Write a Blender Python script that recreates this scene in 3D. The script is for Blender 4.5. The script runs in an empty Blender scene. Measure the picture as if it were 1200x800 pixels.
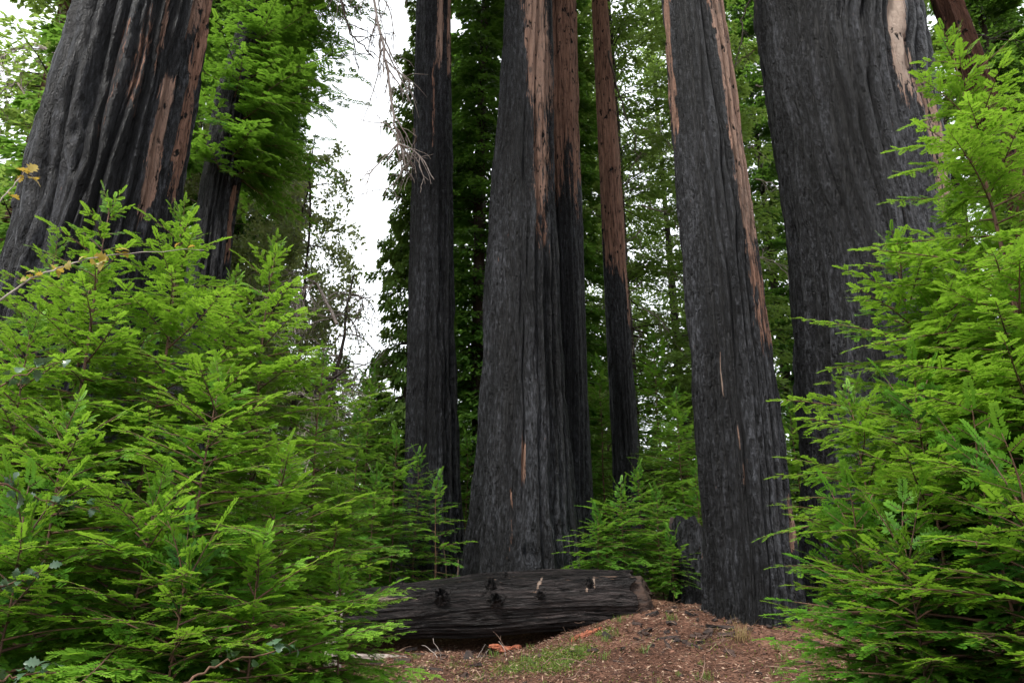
import bpy, math, random
import numpy as np
from mathutils import Matrix, Vector, Euler

# ------------------------------------------------------------------ camera, sky, sun, exposure
SC = bpy.context.scene
COL = SC.collection
R = math.radians
PITCH, FOC, CAMZ = R(18.0), 800.0, 1.6
cam_data = bpy.data.cameras.new('camera'); cam = bpy.data.objects.new('camera', cam_data); COL.objects.link(cam)
cam.location = (0, 0, CAMZ); cam.rotation_euler = (R(90) + PITCH, 0, 0)
cam_data.sensor_width = 36.0; cam_data.lens = 24.0
cam_data.clip_start = 0.05; cam_data.clip_end = 2000
SC.camera = cam

SUN_EL, SUN_AZ = R(55), R(218)          # azimuth clockwise from +Y: behind and left of the camera
w = bpy.data.worlds.new('World'); SC.world = w; w.use_nodes = True
nt = w.node_tree; nt.nodes.clear()
sky = nt.nodes.new('ShaderNodeTexSky'); sky.sky_type = 'NISHITA'; sky.sun_disc = False
sky.sun_elevation = SUN_EL; sky.sun_rotation = SUN_AZ; sky.dust_density = 3.0
cloud = nt.nodes.new('ShaderNodeMixRGB'); cloud.inputs[0].default_value = 0.88      # an even overcast layer over the clear sky
cloud.inputs[2].default_value = (9.0, 9.3, 9.6, 1)
bgn = nt.nodes.new('ShaderNodeBackground'); bgn.inputs[1].default_value = 0.07
wo = nt.nodes.new('ShaderNodeOutputWorld')
nt.links.new(sky.outputs[0], cloud.inputs[1]); nt.links.new(cloud.outputs[0], bgn.inputs[0]); nt.links.new(bgn.outputs[0], wo.inputs[0])
sd = bpy.data.lights.new('sun', 'SUN'); sd.energy = 1.5; sd.angle = R(16); sd.color = (1.0, 0.97, 0.92)
sun = bpy.data.objects.new('sun', sd); COL.objects.link(sun)
sdir = Vector((math.sin(SUN_AZ) * math.cos(SUN_EL), math.cos(SUN_AZ) * math.cos(SUN_EL), math.sin(SUN_EL)))
sun.rotation_euler = (-sdir).to_track_quat('-Z', 'Y').to_euler(); sun.location = sdir * 60
SC.view_settings.view_transform = 'Standard'; SC.view_settings.look = 'None'
SC.view_settings.exposure = 1.82; SC.view_settings.gamma = 1.0; SC.view_settings.use_curve_mapping = False
SC.cycles.max_bounces = 6; SC.cycles.diffuse_bounces = 3; SC.cycles.glossy_bounces = 2
SC.cycles.transmission_bounces = 4; SC.cycles.transparent_max_bounces = 4
SC.cycles.caustics_reflective = False; SC.cycles.caustics_refractive = False

# ------------------------------------------------------------------ helpers
def ray(px, py):
    u, v = (px - 600) / FOC, (400 - py) / FOC
    c, s = math.cos(PITCH), math.sin(PITCH)
    return np.array([u, c - v * s, s + v * c])

def at(px, py, Y):
    d = ray(px, py); t = Y / d[1]
    return np.array([d[0] * t, Y, CAMZ + d[2] * t])

def on_x(px, Y, z=0.0):
    """world x of picture column px on the ground line at distance Y"""
    c, s = math.cos(PITCH), math.sin(PITCH)
    depth = Y * c + (z - CAMZ) * s
    return (px - 600) / FOC * depth

_tab = np.random.RandomState(7).rand(64, 256, 256).astype(np.float32) * 2 - 1
def vn(u, v, k=0, pu=256):
    """value noise, period pu along u, range about -1..1"""
    T = _tab[k % 64]
    u = np.asarray(u, dtype=np.float64); v = np.asarray(v, dtype=np.float64)
    u, v = np.broadcast_arrays(u, v)
    iu = np.floor(u).astype(int); iv = np.floor(v).astype(int)
    fu = u - iu; fv = v - iv
    fu = fu * fu * (3 - 2 * fu); fv = fv * fv * (3 - 2 * fv)
    a = T[iu % pu, iv % 256]; b = T[(iu + 1) % pu, iv % 256]
    c = T[iu % pu, (iv + 1) % 256]; d = T[(iu + 1) % pu, (iv + 1) % 256]
    return (a * (1 - fu) + b * fu) * (1 - fv) + (c * (1 - fu) + d * fu) * fv

def sstep(a, b, x):
    t = np.clip((np.asarray(x, float) - a) / (b - a), 0, 1)
    return t * t * (3 - 2 * t)

def mesh_data(name, V, faces, mats=(), attrs=None, smooth=True, mi=None):
    """faces: list of int arrays (n,3)/(n,4); mi: list of material indices, one per array"""
    V = np.asarray(V, dtype=np.float32)
    me = bpy.data.meshes.new(name)
    me.vertices.add(len(V)); me.vertices.foreach_set('co', V.ravel())
    faces = [np.asarray(f, dtype=np.int32) for f in faces if len(f)]
    idx = np.concatenate([f.ravel() for f in faces])
    tot = np.concatenate([np.full(len(f), f.shape[1], np.int32) for f in faces])
    start = np.concatenate([[0], np.cumsum(tot)[:-1]]).astype(np.int32)
    me.loops.add(len(idx)); me.loops.foreach_set('vertex_index', idx)
    me.polygons.add(len(tot)); me.polygons.foreach_set('loop_start', start)
    me.polygons.foreach_set('loop_total', tot)
    if mi is not None:
        m = np.concatenate([np.full(len(f), k, np.int32) for f, k in zip(faces, mi)])
        me.polygons.foreach_set('material_index', m)
    me.polygons.foreach_set('use_smooth', np.full(len(tot), smooth, dtype=bool))
    for k, a in (attrs or {}).items():
        at_ = me.attributes.new(k, 'FLOAT', 'POINT'); at_.data.foreach_set('value', np.asarray(a, np.float32))
    for m in mats: me.materials.append(m)
    me.update(calc_edges=True)
    return me

def link(name, me, parent=None, loc=(0, 0, 0), rot=(0, 0, 0), scale=(1, 1, 1)):
    o = bpy.data.objects.new(name, me); COL.objects.link(o)
    o.location = loc; o.rotation_euler = rot
    o.scale = scale if not isinstance(scale, (int, float)) else (scale,) * 3
    if parent is not None: o.parent = parent
    return o

def tag(o, label, cat, group=None, kind=None):
    o['label'] = label; o['category'] = cat
    if group: o['group'] = group
    if kind: o['kind'] = kind
    return o

def thing(name, label, cat, loc=(0, 0, 0), rotz=0, group=None):
    o = bpy.data.objects.new(name, None); COL.objects.link(o)
    o.empty_display_size = 0.2
    o.location = loc; o.rotation_euler = (0, 0, rotz)
    return tag(o, label, cat, group)

def tubes(lines, sides=5, cap=True):
    """lines: list of (pts (n,3), r0, r1) -> V, [quads, tris]"""
    VV, QQ, TT, off = [], [], [], 0
    for pts, r0, r1 in lines:
        P = np.asarray(pts, float); n = len(P)
        T = np.gradient(P, axis=0); T /= np.linalg.norm(T, axis=1)[:, None] + 1e-9
        ref = np.array([0, 0, 1.0]) if abs(T[:, 2]).mean() < 0.8 else np.array([1.0, 0, 0])
        A = np.cross(T, ref); A /= np.linalg.norm(A, axis=1)[:, None] + 1e-9
        B = np.cross(A, T)
        rr = np.linspace(r0, r1, n)[:, None, None]
        th = np.arange(sides) * 2 * np.pi / sides
        ring = P[:, None, :] + rr * (np.cos(th)[None, :, None] * A[:, None, :] + np.sin(th)[None, :, None] * B[:, None, :])
        VV.append(ring.reshape(-1, 3))
        i = np.arange(n - 1)[:, None] * sides; j = np.arange(sides)[None, :]; k = (j + 1) % sides
        QQ.append(np.stack([i + j, i + k, i + sides + k, i + sides + j], -1).reshape(-1, 4) + off)
        if cap:
            e = off + (n - 1) * sides
            TT.append(np.stack([np.full(sides - 2, e), e + np.arange(1, sides - 1), e + np.arange(2, sides)], -1))
        off += n * sides
    return np.concatenate(VV), [np.concatenate(QQ)] + ([np.concatenate(TT)] if cap else [])

def wander(p0, d0, length, n, rng, wob=0.15, grav=0.0):
    """a wandering polyline"""
    p = np.array(p0, float); d = np.array(d0, float); d /= np.linalg.norm(d)
    out = [p.copy()]
    for i in range(n):
        d = d + rng.normal(0, wob, 3) + np.array([0, 0, -grav]); d /= np.linalg.norm(d)
        p = p + d * length / n; out.append(p.copy())
    return np.array(out)

# ------------------------------------------------------------------ materials
def new_mat(name):
    m = bpy.data.materials.new(name); m.use_nodes = True
    t = m.node_tree; t.nodes.clear()
    return m, t, t.nodes, t.links

def N(t, kind, **kw):
    n = t.nodes.new(kind)
    for k, v in kw.items(): setattr(n, k, v)
    return n

def ramp(t, fac, stops):
    r = N(t, 'ShaderNodeValToRGB'); e = r.color_ramp.elements
    while len(e) < len(stops): e.new(0.5)
    for q, (p, c) in zip(e, stops): q.position = p; q.color = (*c, 1)
    t.links.new(fac, r.inputs[0]); return r

def noise(t, scale, vec=None, detail=4, rough=0.55):
    n = N(t, 'ShaderNodeTexNoise'); n.inputs['Scale'].default_value = scale
    n.inputs['Detail'].default_value = detail; n.inputs['Roughness'].default_value = rough
    if vec is not None: t.links.new(vec, n.inputs['Vector'])
    return n

def math_n(t, op, a, b=None, clamp=False):
    n = N(t, 'ShaderNodeMath', operation=op); n.use_clamp = clamp
    for i, x in enumerate((a, b)):
        if x is None: continue
        if isinstance(x, (int, float)): n.inputs[i].default_value = x
        else: t.links.new(x, n.inputs[i])
    return n.outputs[0]

def stretched(t, sx, sy, sz):
    tc = N(t, 'ShaderNodeTexCoord'); mp = N(t, 'ShaderNodeMapping')
    mp.inputs['Scale'].default_value = (sx, sy, sz)
    t.links.new(tc.outputs['Object'], mp.inputs['Vector']); return mp.outputs[0]

def mixc(t, fac, a, b):
    n = N(t, 'ShaderNodeMixRGB')
    for i, x in zip((0, 1, 2), (fac, a, b)):
        if isinstance(x, tuple): n.inputs[i].default_value = (*x, 1)
        elif isinstance(x, (int, float)): n.inputs[i].default_value = x
        else: t.links.new(x, n.inputs[i])
    return n.outputs[0]

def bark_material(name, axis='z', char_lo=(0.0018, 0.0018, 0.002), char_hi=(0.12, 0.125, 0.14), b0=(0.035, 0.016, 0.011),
                  b1=(0.43, 0.24, 0.165), pale=(0.62, 0.49, 0.40), bump=1.0):
    m, t, ns, ls = new_mat(name)
    lo = 0.16
    sc = (1, 1, lo) if axis == 'z' else (lo, 1, 1)
    v = stretched(t, *sc)
    big = noise(t, 1.3, v, 4); fine = noise(t, 11.0, v, 7, 0.7)
    v2 = stretched(t, *((1, 1, 0.45) if axis == 'z' else (0.3, 1, 1)))
    vor = N(t, 'ShaderNodeTexVoronoi'); vor.feature = 'DISTANCE_TO_EDGE'; vor.inputs['Scale'].default_value = 16.0
    wob = noise(t, 5.0, v2, 3)
    wv = N(t, 'ShaderNodeVectorMath', operation='MULTIPLY_ADD'); wv.inputs[1].default_value = (0.25, 0.25, 0.25)
    ls.new(wob.outputs['Color'], wv.inputs[0]); ls.new(v2, wv.inputs[2]); ls.new(wv.outputs[0], vor.inputs['Vector'])
    grit = noise(t, 40.0, v2, 4, 0.65)
    speck = noise(t, 17.0, stretched(t, *((1, 1, 0.3) if axis == 'z' else (0.12, 1, 1))), 6, 0.75)
    fib = noise(t, 24.0, stretched(t, *((1, 1, 0.07) if axis == 'z' else (0.07, 1, 1))), 5, 0.7)
    # char: black to ash grey, bluish sheen highlights put into the colour
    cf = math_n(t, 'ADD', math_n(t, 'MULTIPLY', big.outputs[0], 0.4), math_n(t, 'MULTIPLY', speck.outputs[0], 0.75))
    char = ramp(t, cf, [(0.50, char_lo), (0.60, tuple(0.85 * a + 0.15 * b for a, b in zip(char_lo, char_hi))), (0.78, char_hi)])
    # living bark: fibrous red brown
    br = ramp(t, math_n(t, 'ADD', math_n(t, 'MULTIPLY', fib.outputs[0], 0.75), math_n(t, 'MULTIPLY', big.outputs[0], 0.3)),
              [(0.40, b0), (0.52, tuple(0.5 * (a + b) for a, b in zip(b0, b1))), (0.68, b1)])
    ap = N(t, 'ShaderNodeAttribute', attribute_name='pale'); ab = N(t, 'ShaderNodeAttribute', attribute_name='brown')
    brp = mixc(t, ap.outputs['Fac'], br.outputs[0], mixc(t, fine.outputs[0], tuple(0.55 * c for c in pale), pale))
    edge = math_n(t, 'ADD', ab.outputs['Fac'], math_n(t, 'MULTIPLY', math_n(t, 'SUBTRACT', math_n(t, 'MULTIPLY', math_n(t, 'ADD', fine.outputs[0], fib.outputs[0]), 0.5), 0.5), 2.8))
    edge = math_n(t, 'ADD', edge, math_n(t, 'MULTIPLY', math_n(t, 'SUBTRACT', big.outputs[0], 0.5), 0.9))
    mk = N(t, 'ShaderNodeMapRange'); mk.interpolation_type = 'SMOOTHSTEP'
    mk.inputs['From Min'].default_value = 0.44; mk.inputs['From Max'].default_value = 0.58; ls.new(edge, mk.inputs['Value'])
    pit = noise(t, 7.5, stretched(t, *((1, 1, 0.4) if axis == 'z' else (0.25, 1, 1))), 3, 0.6)
    pm = N(t, 'ShaderNodeMapRange'); pm.inputs['From Min'].default_value = 0.60; pm.inputs['From Max'].default_value = 0.66; ls.new(pit.outputs[0], pm.inputs['Value'])
    base = mixc(t, mk.outputs[0], char.outputs[0], brp)
    base = mixc(t, pm.outputs[0], base, char_lo)
    p = N(t, 'ShaderNodeBsdfPrincipled'); ls.new(base, p.inputs['Base Color']); p.inputs['Specular IOR Level'].default_value = 0.24
    rr = N(t, 'ShaderNodeMapRange'); rr.inputs['To Min'].default_value = 0.36; rr.inputs['To Max'].default_value = 0.62
    ls.new(fine.outputs[0], rr.inputs['Value'])
    ls.new(math_n(t, 'ADD', rr.outputs[0], math_n(t, 'MULTIPLY', mk.outputs[0], 0.35), True), p.inputs['Roughness'])
    crack = N(t, 'ShaderNodeMapRange'); crack.inputs['From Max'].default_value = 0.12; ls.new(vor.outputs['Distance'], crack.inputs['Value'])
    h = math_n(t, 'ADD', math_n(t, 'MULTIPLY', fine.outputs[0], 1.0), math_n(t, 'MULTIPLY', crack.outputs[0], 0.10))
    h = math_n(t, 'SUBTRACT', h, math_n(t, 'MULTIPLY', pm.outputs[0], 0.35))
    h = math_n(t, 'ADD', h, math_n(t, 'ADD', math_n(t, 'MULTIPLY', grit.outputs[0], 0.35), math_n(t, 'MULTIPLY', speck.outputs[0], 0.8)))
    bp = N(t, 'ShaderNodeBump'); bp.inputs['Strength'].default_value = 1.0; bp.inputs['Distance'].default_value = 0.16 * bump
    ls.new(h, bp.inputs['Height']); ls.new(bp.outputs[0], p.inputs['Normal'])
    o = N(t, 'ShaderNodeOutputMaterial'); ls.new(p.outputs[0], o.inputs[0])
    return m

def leaf_material(name, c0, c1, c2, trans=0.35, rough=0.45, scale=2.0, spec=0.4):
    """c0 old foliage -> c2 new growth, by the age attribute"""
    m, t, ns, ls = new_mat(name)
    ag = N(t, 'ShaderNodeAttribute', attribute_name='age')
    oi = N(t, 'ShaderNodeObjectInfo')
    tc = N(t, 'ShaderNodeTexCoord'); nz = noise(t, scale, tc.outputs['Object'], 2)
    f = math_n(t, 'ADD', math_n(t, 'MULTIPLY', ag.outputs['Fac'], 0.7), math_n(t, 'MULTIPLY', oi.outputs['Random'], 0.22))
    f = math_n(t, 'ADD', f, math_n(t, 'MULTIPLY', math_n(t, 'SUBTRACT', nz.outputs[0], 0.45), 0.5))
    cr = ramp(t, f, [(0.08, c0), (0.5, c1), (0.95, c2)])
    p = N(t, 'ShaderNodeBsdfPrincipled'); p.inputs['Roughness'].default_value = rough
    p.inputs['Specular IOR Level'].default_value = spec
    ls.new(cr.outputs[0], p.inputs['Base Color'])
    tr = N(t, 'ShaderNodeBsdfTranslucent')
    tcx = mixc(t, 0.5, cr.outputs[0], tuple(min(1, x * 1.6) for x in (c2[0] * 1.1, c2[1], c2[2] * 0.6)))
    ls.new(tcx, tr.inputs[0])
    mx = N(t, 'ShaderNodeMixShader'); mx.inputs[0].default_value = trans
    ls.new(p.outputs[0], mx.inputs[1]); ls.new(tr.outputs[0], mx.inputs[2])
    o = N(t, 'ShaderNodeOutputMaterial'); ls.new(mx.outputs[0], o.inputs[0])
    return m

def simple_material(name, c0, c1, scale=8.0, rough=0.85, bump=0.4, stretch=(1, 1, 1), dist=0.02):
    m, t, ns, ls = new_mat(name)
    v = stretched(t, *stretch); n1 = noise(t, scale, v, 5, 0.6)
    oi = N(t, 'ShaderNodeObjectInfo')
    f = math_n(t, 'ADD', n1.outputs[0], math_n(t, 'MULTIPLY', math_n(t, 'SUBTRACT', oi.outputs['Random'], 0.5), 0.25))
    cr = ramp(t, f, [(0.32, c0), (0.68, c1)])
    p = N(t, 'ShaderNodeBsdfPrincipled'); p.inputs['Roughness'].default_value = rough
    ls.new(cr.outputs[0], p.inputs['Base Color'])
    bp = N(t, 'ShaderNodeBump'); bp.inputs['Strength'].default_value = bump; bp.inputs['Distance'].default_value = dist
    ls.new(n1.outputs[0], bp.inputs['Height']); ls.new(bp.outputs[0], p.inputs['Normal'])
    o = N(t, 'ShaderNodeOutputMaterial'); ls.new(p.outputs[0], o.inputs[0])
    return m

M = {}
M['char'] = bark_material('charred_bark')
M['log'] = bark_material('charred_log', axis='x', char_lo=(0.006, 0.005, 0.005), char_hi=(0.13, 0.105, 0.10), b1=(0.42, 0.26, 0.18), bump=1.3)
M['redbark'] = bark_material('red_bark', b0=(0.05, 0.024, 0.017), b1=(0.19, 0.09, 0.058))
M['leaf_near'] = leaf_material('sapling_needles', (0.016, 0.066, 0.010), (0.084, 0.215, 0.017), (0.21, 0.385, 0.042), trans=0.4, spec=0.1)
M['leaf_mid'] = leaf_material('shrub_needles', (0.022, 0.075, 0.012), (0.065, 0.19, 0.022), (0.16, 0.32, 0.04), scale=1.0, trans=0.45, spec=0.12)
M['leaf_far'] = leaf_material('conifer_needles', (0.025, 0.07, 0.014), (0.065, 0.165, 0.026), (0.13, 0.26, 0.045), scale=0.5, trans=0.5, spec=0.15)
M['leaf_light'] = leaf_material('light_conifer_needles', (0.045, 0.10, 0.02), (0.115, 0.22, 0.045), (0.22, 0.33, 0.09), scale=0.5, trans=0.5, spec=0.15)
M['leaf_yellow'] = leaf_material('broad_leaves', (0.07, 0.12, 0.03), (0.16, 0.23, 0.07), (0.28, 0.33, 0.15), scale=0.6, trans=0.5)
M['leaf_oak'] = leaf_material('oak_leaves', (0.025, 0.06, 0.03), (0.05, 0.095, 0.05), (0.09, 0.14, 0.08), rough=0.3, trans=0.15, scale=6.0, spec=0.5)
M['leaf_autumn'] = leaf_material('yellowing_leaves', (0.16, 0.17, 0.03), (0.30, 0.24, 0.05), (0.42, 0.30, 0.07), scale=6.0)
M['wood_green'] = simple_material('sapling_bark', (0.05, 0.024, 0.014), (0.13, 0.065, 0.035), 20, stretch=(1, 1, 0.3))
M['wood_pale'] = simple_material('dead_grey_wood', (0.17, 0.14, 0.12), (0.40, 0.34, 0.30), 12)
M['wood_dark'] = simple_material('dark_wood', (0.018, 0.013, 0.010), (0.06, 0.042, 0.03), 12)
M['wood_rot'] = simple_material('rotten_red_wood', (0.10, 0.028, 0.014), (0.36, 0.11, 0.05), 18, bump=1.0)
M['wood_core'] = simple_material('rotten_heartwood', (0.003, 0.002, 0.002), (0.04, 0.02, 0.012), 14, bump=1.0, stretch=(0.3, 1, 1), dist=0.06)
M['chip'] = simple_material('bark_chip', (0.006, 0.004, 0.0035), (0.05, 0.026, 0.018), 14, bump=0.8)
M['litter_twig'] = simple_material('litter_twig', (0.07, 0.035, 0.022), (0.26, 0.17, 0.12), 10)

def ground_material():
    m, t, ns, ls = new_mat('forest_duff')
    tc = N(t, 'ShaderNodeTexCoord'); v = tc.outputs['Object']
    n1 = noise(t, 0.9, v, 5); n2 = noise(t, 14, v, 6, 0.7); n3 = noise(t, 60, v, 4, 0.7)
    f = math_n(t, 'ADD', math_n(t, 'MULTIPLY', n1.outputs[0], 0.45), math_n(t, 'MULTIPLY', n2.outputs[0], 0.6))
    duff = ramp(t, f, [(0.36, (0.02, 0.011, 0.008)), (0.51, (0.095, 0.046, 0.030)), (0.62, (0.20, 0.105, 0.070)), (0.76, (0.32, 0.21, 0.15))])
    am = N(t, 'ShaderNodeAttribute', attribute_name='moss')
    mf = N(t, 'ShaderNodeMapRange'); mf.interpolation_type = 'SMOOTHSTEP'
    mf.inputs['From Min'].default_value = 0.5; mf.inputs['From Max'].default_value = 0.72
    ls.new(math_n(t, 'ADD', am.outputs['Fac'], math_n(t, 'MULTIPLY', math_n(t, 'SUBTRACT', n2.outputs[0], 0.5), 1.1)), mf.inputs['Value'])
    moss = ramp(t, n3.outputs[0], [(0.35, (0.035, 0.06, 0.012)), (0.65, (0.11, 0.16, 0.03))])
    p = N(t, 'ShaderNodeBsdfPrincipled'); p.inputs['Roughness'].default_value = 0.95
    p.inputs['Specular IOR Level'].default_value = 0.15
    ls.new(mixc(t, mf.outputs[0], duff.outputs[0], moss.outputs[0]), p.inputs['Base Color'])
    bp = N(t, 'ShaderNodeBump'); bp.inputs['Strength'].default_value = 1.0; bp.inputs['Distance'].default_value = 0.05
    ls.new(math_n(t, 'ADD', n2.outputs[0], math_n(t, 'MULTIPLY', n3.outputs[0], 0.5)), bp.inputs['Height']); ls.new(bp.outputs[0], p.inputs['Normal'])
    o = N(t, 'ShaderNodeOutputMaterial'); ls.new(p.outputs[0], o.inputs[0])
    return m
M['ground'] = ground_material()

# ------------------------------------------------------------------ the forest floor
def ground_z(x, y):
    x = np.asarray(x, float); y = np.asarray(y, float)
    dy = y - 13.7
    fy = np.where(dy < 0, np.exp(-(dy / 2.1) ** 2), np.exp(-(dy / 9.0) ** 2))
    z = 0.80 * sstep(-0.6, 3.2, x) * fy
    z = z + 0.28 * sstep(14.3, 15.4, y) * (1 - sstep(2.0, 4.0, x)) * (1 - sstep(18, 26, y))
    z = z + 0.05 * vn(x * 0.7 + 40, y * 0.7 + 40, 1) + 0.025 * vn(x * 2.3 + 40, y * 2.3 + 40, 2)
    far = sstep(22, 60, np.hypot(x, y))
    z = z + far * 1.2 * (vn(x * 0.05 + 40, y * 0.05 + 40, 3) + 0.4)
    return z

def moss_at(x, y):
    m = np.exp(-(((x - 0.55) / 0.85) ** 2 + ((y - 12.2) / 1.0) ** 2)) * 1.0
    m += np.exp(-(((x + 0.5) / 0.7) ** 2 + ((y - 11.2) / 0.6) ** 2)) * 0.45
    m += np.exp(-(((x - 3.6) / 0.9) ** 2 + ((y - 12.0) / 0.5) ** 2)) * 0.35
    m += np.exp(-(((x - 1.6) / 0.18) ** 2 + ((y - 13.0) / 0.18) ** 2)) * 0.7
    return m + 0.28 * vn(x * 1.7 + 9, y * 1.7 + 9, 5)

gx = np.concatenate([-np.geomspace(600, 8.2, 40), np.linspace(-8, 8, 201), np.geomspace(8.2, 600, 40)])
gy = np.concatenate([-np.geomspace(600, 1, 14), np.linspace(0, 6.9, 24), np.linspace(7, 16, 151), np.geomspace(16.3, 600, 50)])
GX, GY = np.meshgrid(gx, gy)
GZ = ground_z(GX, GY) + 0.012 * vn(GX * 9 + 90, GY * 9 + 90, 4) * (np.hypot(GX, GY) < 25)
nx_, ny_ = len(gx), len(gy)
ii = (np.arange(ny_ - 1)[:, None] * nx_ + np.arange(nx_ - 1)[None, :])
gq = np.stack([ii, ii + 1, ii + nx_ + 1, ii + nx_], -1).reshape(-1, 4)
g = link('forest_floor', mesh_data('forest_floor', np.stack([GX, GY, GZ], -1).reshape(-1, 3), [gq], [M['ground']],
         {'moss': moss_at(GX, GY).ravel() * (np.hypot(GX - 1, GY - 12) < 9).ravel()}))
g['kind'] = 'structure'; g['label'] = 'red brown forest floor of needle duff with moss patches'

# ------------------------------------------------------------------ trunks
def trunk_mesh(name, Y, prof, mat, seed=0, nth=200, dz=0.08, top=46.0, strips=(), brown_z=None, furrow=1.0, ribs=30, zlow=-0.4, cavity=(), flare=0.0):
    """prof: (row, left column, right column) of the trunk in the picture, at distance Y.
    strips: (q, half width in q, row0, row1, strength, pale): bare bark by position across the face.
    Returns mesh with origin at the trunk's base, and base location."""
    zs, xs, rs = [], [], []
    for py, pl, pr in prof:
        p = at((pl + pr) / 2, py, Y); u = ((pl + pr) / 2 - 600) / FOC
        t = Y / ray(0, py)[1]
        zs.append(p[2]); xs.append(p[0]); rs.append((pr - pl) / 2 / FOC * t / math.sqrt(1 + u * u))
    o = np.argsort(zs); zs = np.array(zs)[o]; xs = np.array(xs)[o]; rs = np.array(rs)[o]
    ztop_vis = zs[-1] + 1.5
    z = np.concatenate([np.arange(zlow, ztop_vis, dz), np.linspace(ztop_vis, top, 40)])
    sl = (xs[-1] - xs[0]) / (zs[-1] - zs[0]); rsl = min(-0.004, (rs[-1] - rs[-3]) / (zs[-1] - zs[-3]))
    cx = np.interp(z, zs, xs); cx = np.where(z > zs[-1], xs[-1] + sl * (z - zs[-1]), cx)
    cx = np.where(z < zs[0], xs[0] + sl * (z - zs[0]), cx)
    rad = np.interp(z, zs, rs)
    f = np.clip((z - zs[-1]) / max(1e-3, top - zs[-1]), 0, 1)
    rad = np.where(z > zs[-1], rs[-1] * (1 - 0.9 * f), rad)
    rad = np.where(z < zs[0], rs[0] * (1 + 0.12 * (zs[0] - z)), rad)
    th = np.arange(nth) * 2 * np.pi / nth
    TH, Z = np.meshgrid(th, z); RAD = rad[:, None] * np.ones_like(TH)
    n0 = TH / (2 * np.pi)
    s = seed * 13.7 + 20
    warp = 0.020 * vn(n0 * 6, Z * 0.22 + s, seed + 3, 6) + 0.007 * vn(n0 * 20, Z * 0.9 + s, seed + 4, 20)
    nn = n0 + warp
    dsp = 0.035 * RAD * vn(n0 * 5, Z * 0.06 + s, seed + 5, 5) + 0.03 * RAD * vn(nn * 11, Z * 0.05 + s, seed + 6, 11)
    a = vn(nn * ribs, Z * 0.10 + s, seed + 7, ribs); b = vn(nn * ribs * 2, Z * 0.35 + s, seed + 8, ribs * 2)
    c = vn(nn * ribs * 4, Z * 1.6 + s, seed + 9, ribs * 4)
    k = 1.35 * furrow * np.clip(RAD / 1.1, 0.35, 1.15)
    ph = nn * ribs * 1.0 + 0.9 * vn(n0 * 7, Z * 0.04 + s, seed + 20, 7) + 0.25 * vn(n0 * ribs, Z * 0.5 + s, seed + 21, ribs)
    rib = np.abs(np.sin(np.pi * ph)) ** 0.55 * (0.6 + 0.5 * vn(n0 * 13, Z * 0.15 + s, seed + 22, 13))
    dsp += k * 0.17 * (rib - 0.6)
    dsp -= k * 0.05 * np.clip(vn(nn * ribs * 2, Z * 2.2 + s, seed + 23, ribs * 2) - 0.45, 0, 1)
    dsp -= k * (0.12 * np.exp(-(a / 0.17) ** 2) + 0.06 * np.exp(-(b / 0.2) ** 2) * (0.4 + 0.6 * (vn(n0 * 9, Z * 0.3 + s, seed + 12, 9) > -0.2)))
    dsp += k * (0.022 * c + 0.011 * vn(nn * ribs * 5, Z * 5 + s, seed + 10, ribs * 5))
    # root swell
    low = np.exp(-np.clip(Z - max(0, zs[0]), 0, None) / 0.7)
    dsp += low * RAD * (0.10 * vn(n0 * 7, Z * 0.2 + s, seed + 11, 7) + flare)
    face = math.atan2(xs[len(xs) // 2], Y)                # turn so that th=0 faces the camera's ground point
    Q = np.sin(TH); front = np.cos(TH) > -0.1
    def rowz(py): return at(600, py, Y)[2]
    br = np.zeros_like(TH); pa = np.zeros_like(TH)
    if brown_z is not None:
        za, zb = brown_z; br = 0.9 * sstep(za, zb, Z + 1.2 * vn(n0 * 14, Z * 0.5, seed + 15, 14))
    for q, hw, r0, r1, st, pl in strips:
        z0, z1 = rowz(r1), rowz(r0); m_ = min(1.7, 0.35 * (z1 - z0) + 0.2)
        qq = q + 0.35 * hw * vn(Z * 0.7 + s, Z * 0.0 + 3, seed + 16)
        g_ = np.exp(-((Q - qq) / hw) ** 4) * front
        g_ = g_ * sstep(z0 - 0.1, z0 + m_, Z) * (1 - sstep(z1, z1 + 0.6, Z)) * st
        br = np.maximum(br, g_); pa = np.maximum(pa, g_ * pl)
    for q, hq, row, hz, dep in cavity:
        zc = rowz(row); dsp -= dep * np.exp(-((Q - q + 0.05 * vn(n0 * 60, Z * 3, 50, 60)) / hq) ** 2 - ((Z - zc) / hz) ** 2) * front
    RR = RAD + dsp
    ang = TH - math.pi / 2 - face
    # th measured so that +q is to the right of the picture
    X = cx[:, None] + RR * np.cos(ang); Yc = RR * np.sin(ang)
    x0 = float(np.interp(0.0, z, cx))
    V = np.stack([X - x0, Yc, Z], -1).reshape(-1, 3)
    nz = len(z); i = np.arange(nz - 1)[:, None] * nth; j = np.arange(nth)[None, :]; kx = (j + 1) % nth
    q4 = np.stack([i + j, i + kx, i + nth + kx, i + nth + j], -1).reshape(-1, 4)
    e = (nz - 1) * nth; capf = np.stack([np.full(nth - 2, e), e + np.arange(1, nth - 1), e + np.arange(2, nth)], -1)
    me = mesh_data(name, V, [q4, capf], [mat], {'brown': br.ravel(), 'pale': pa.ravel()})
    return me, (x0, Y, 0.0), (z, cx - x0, rad)

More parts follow.
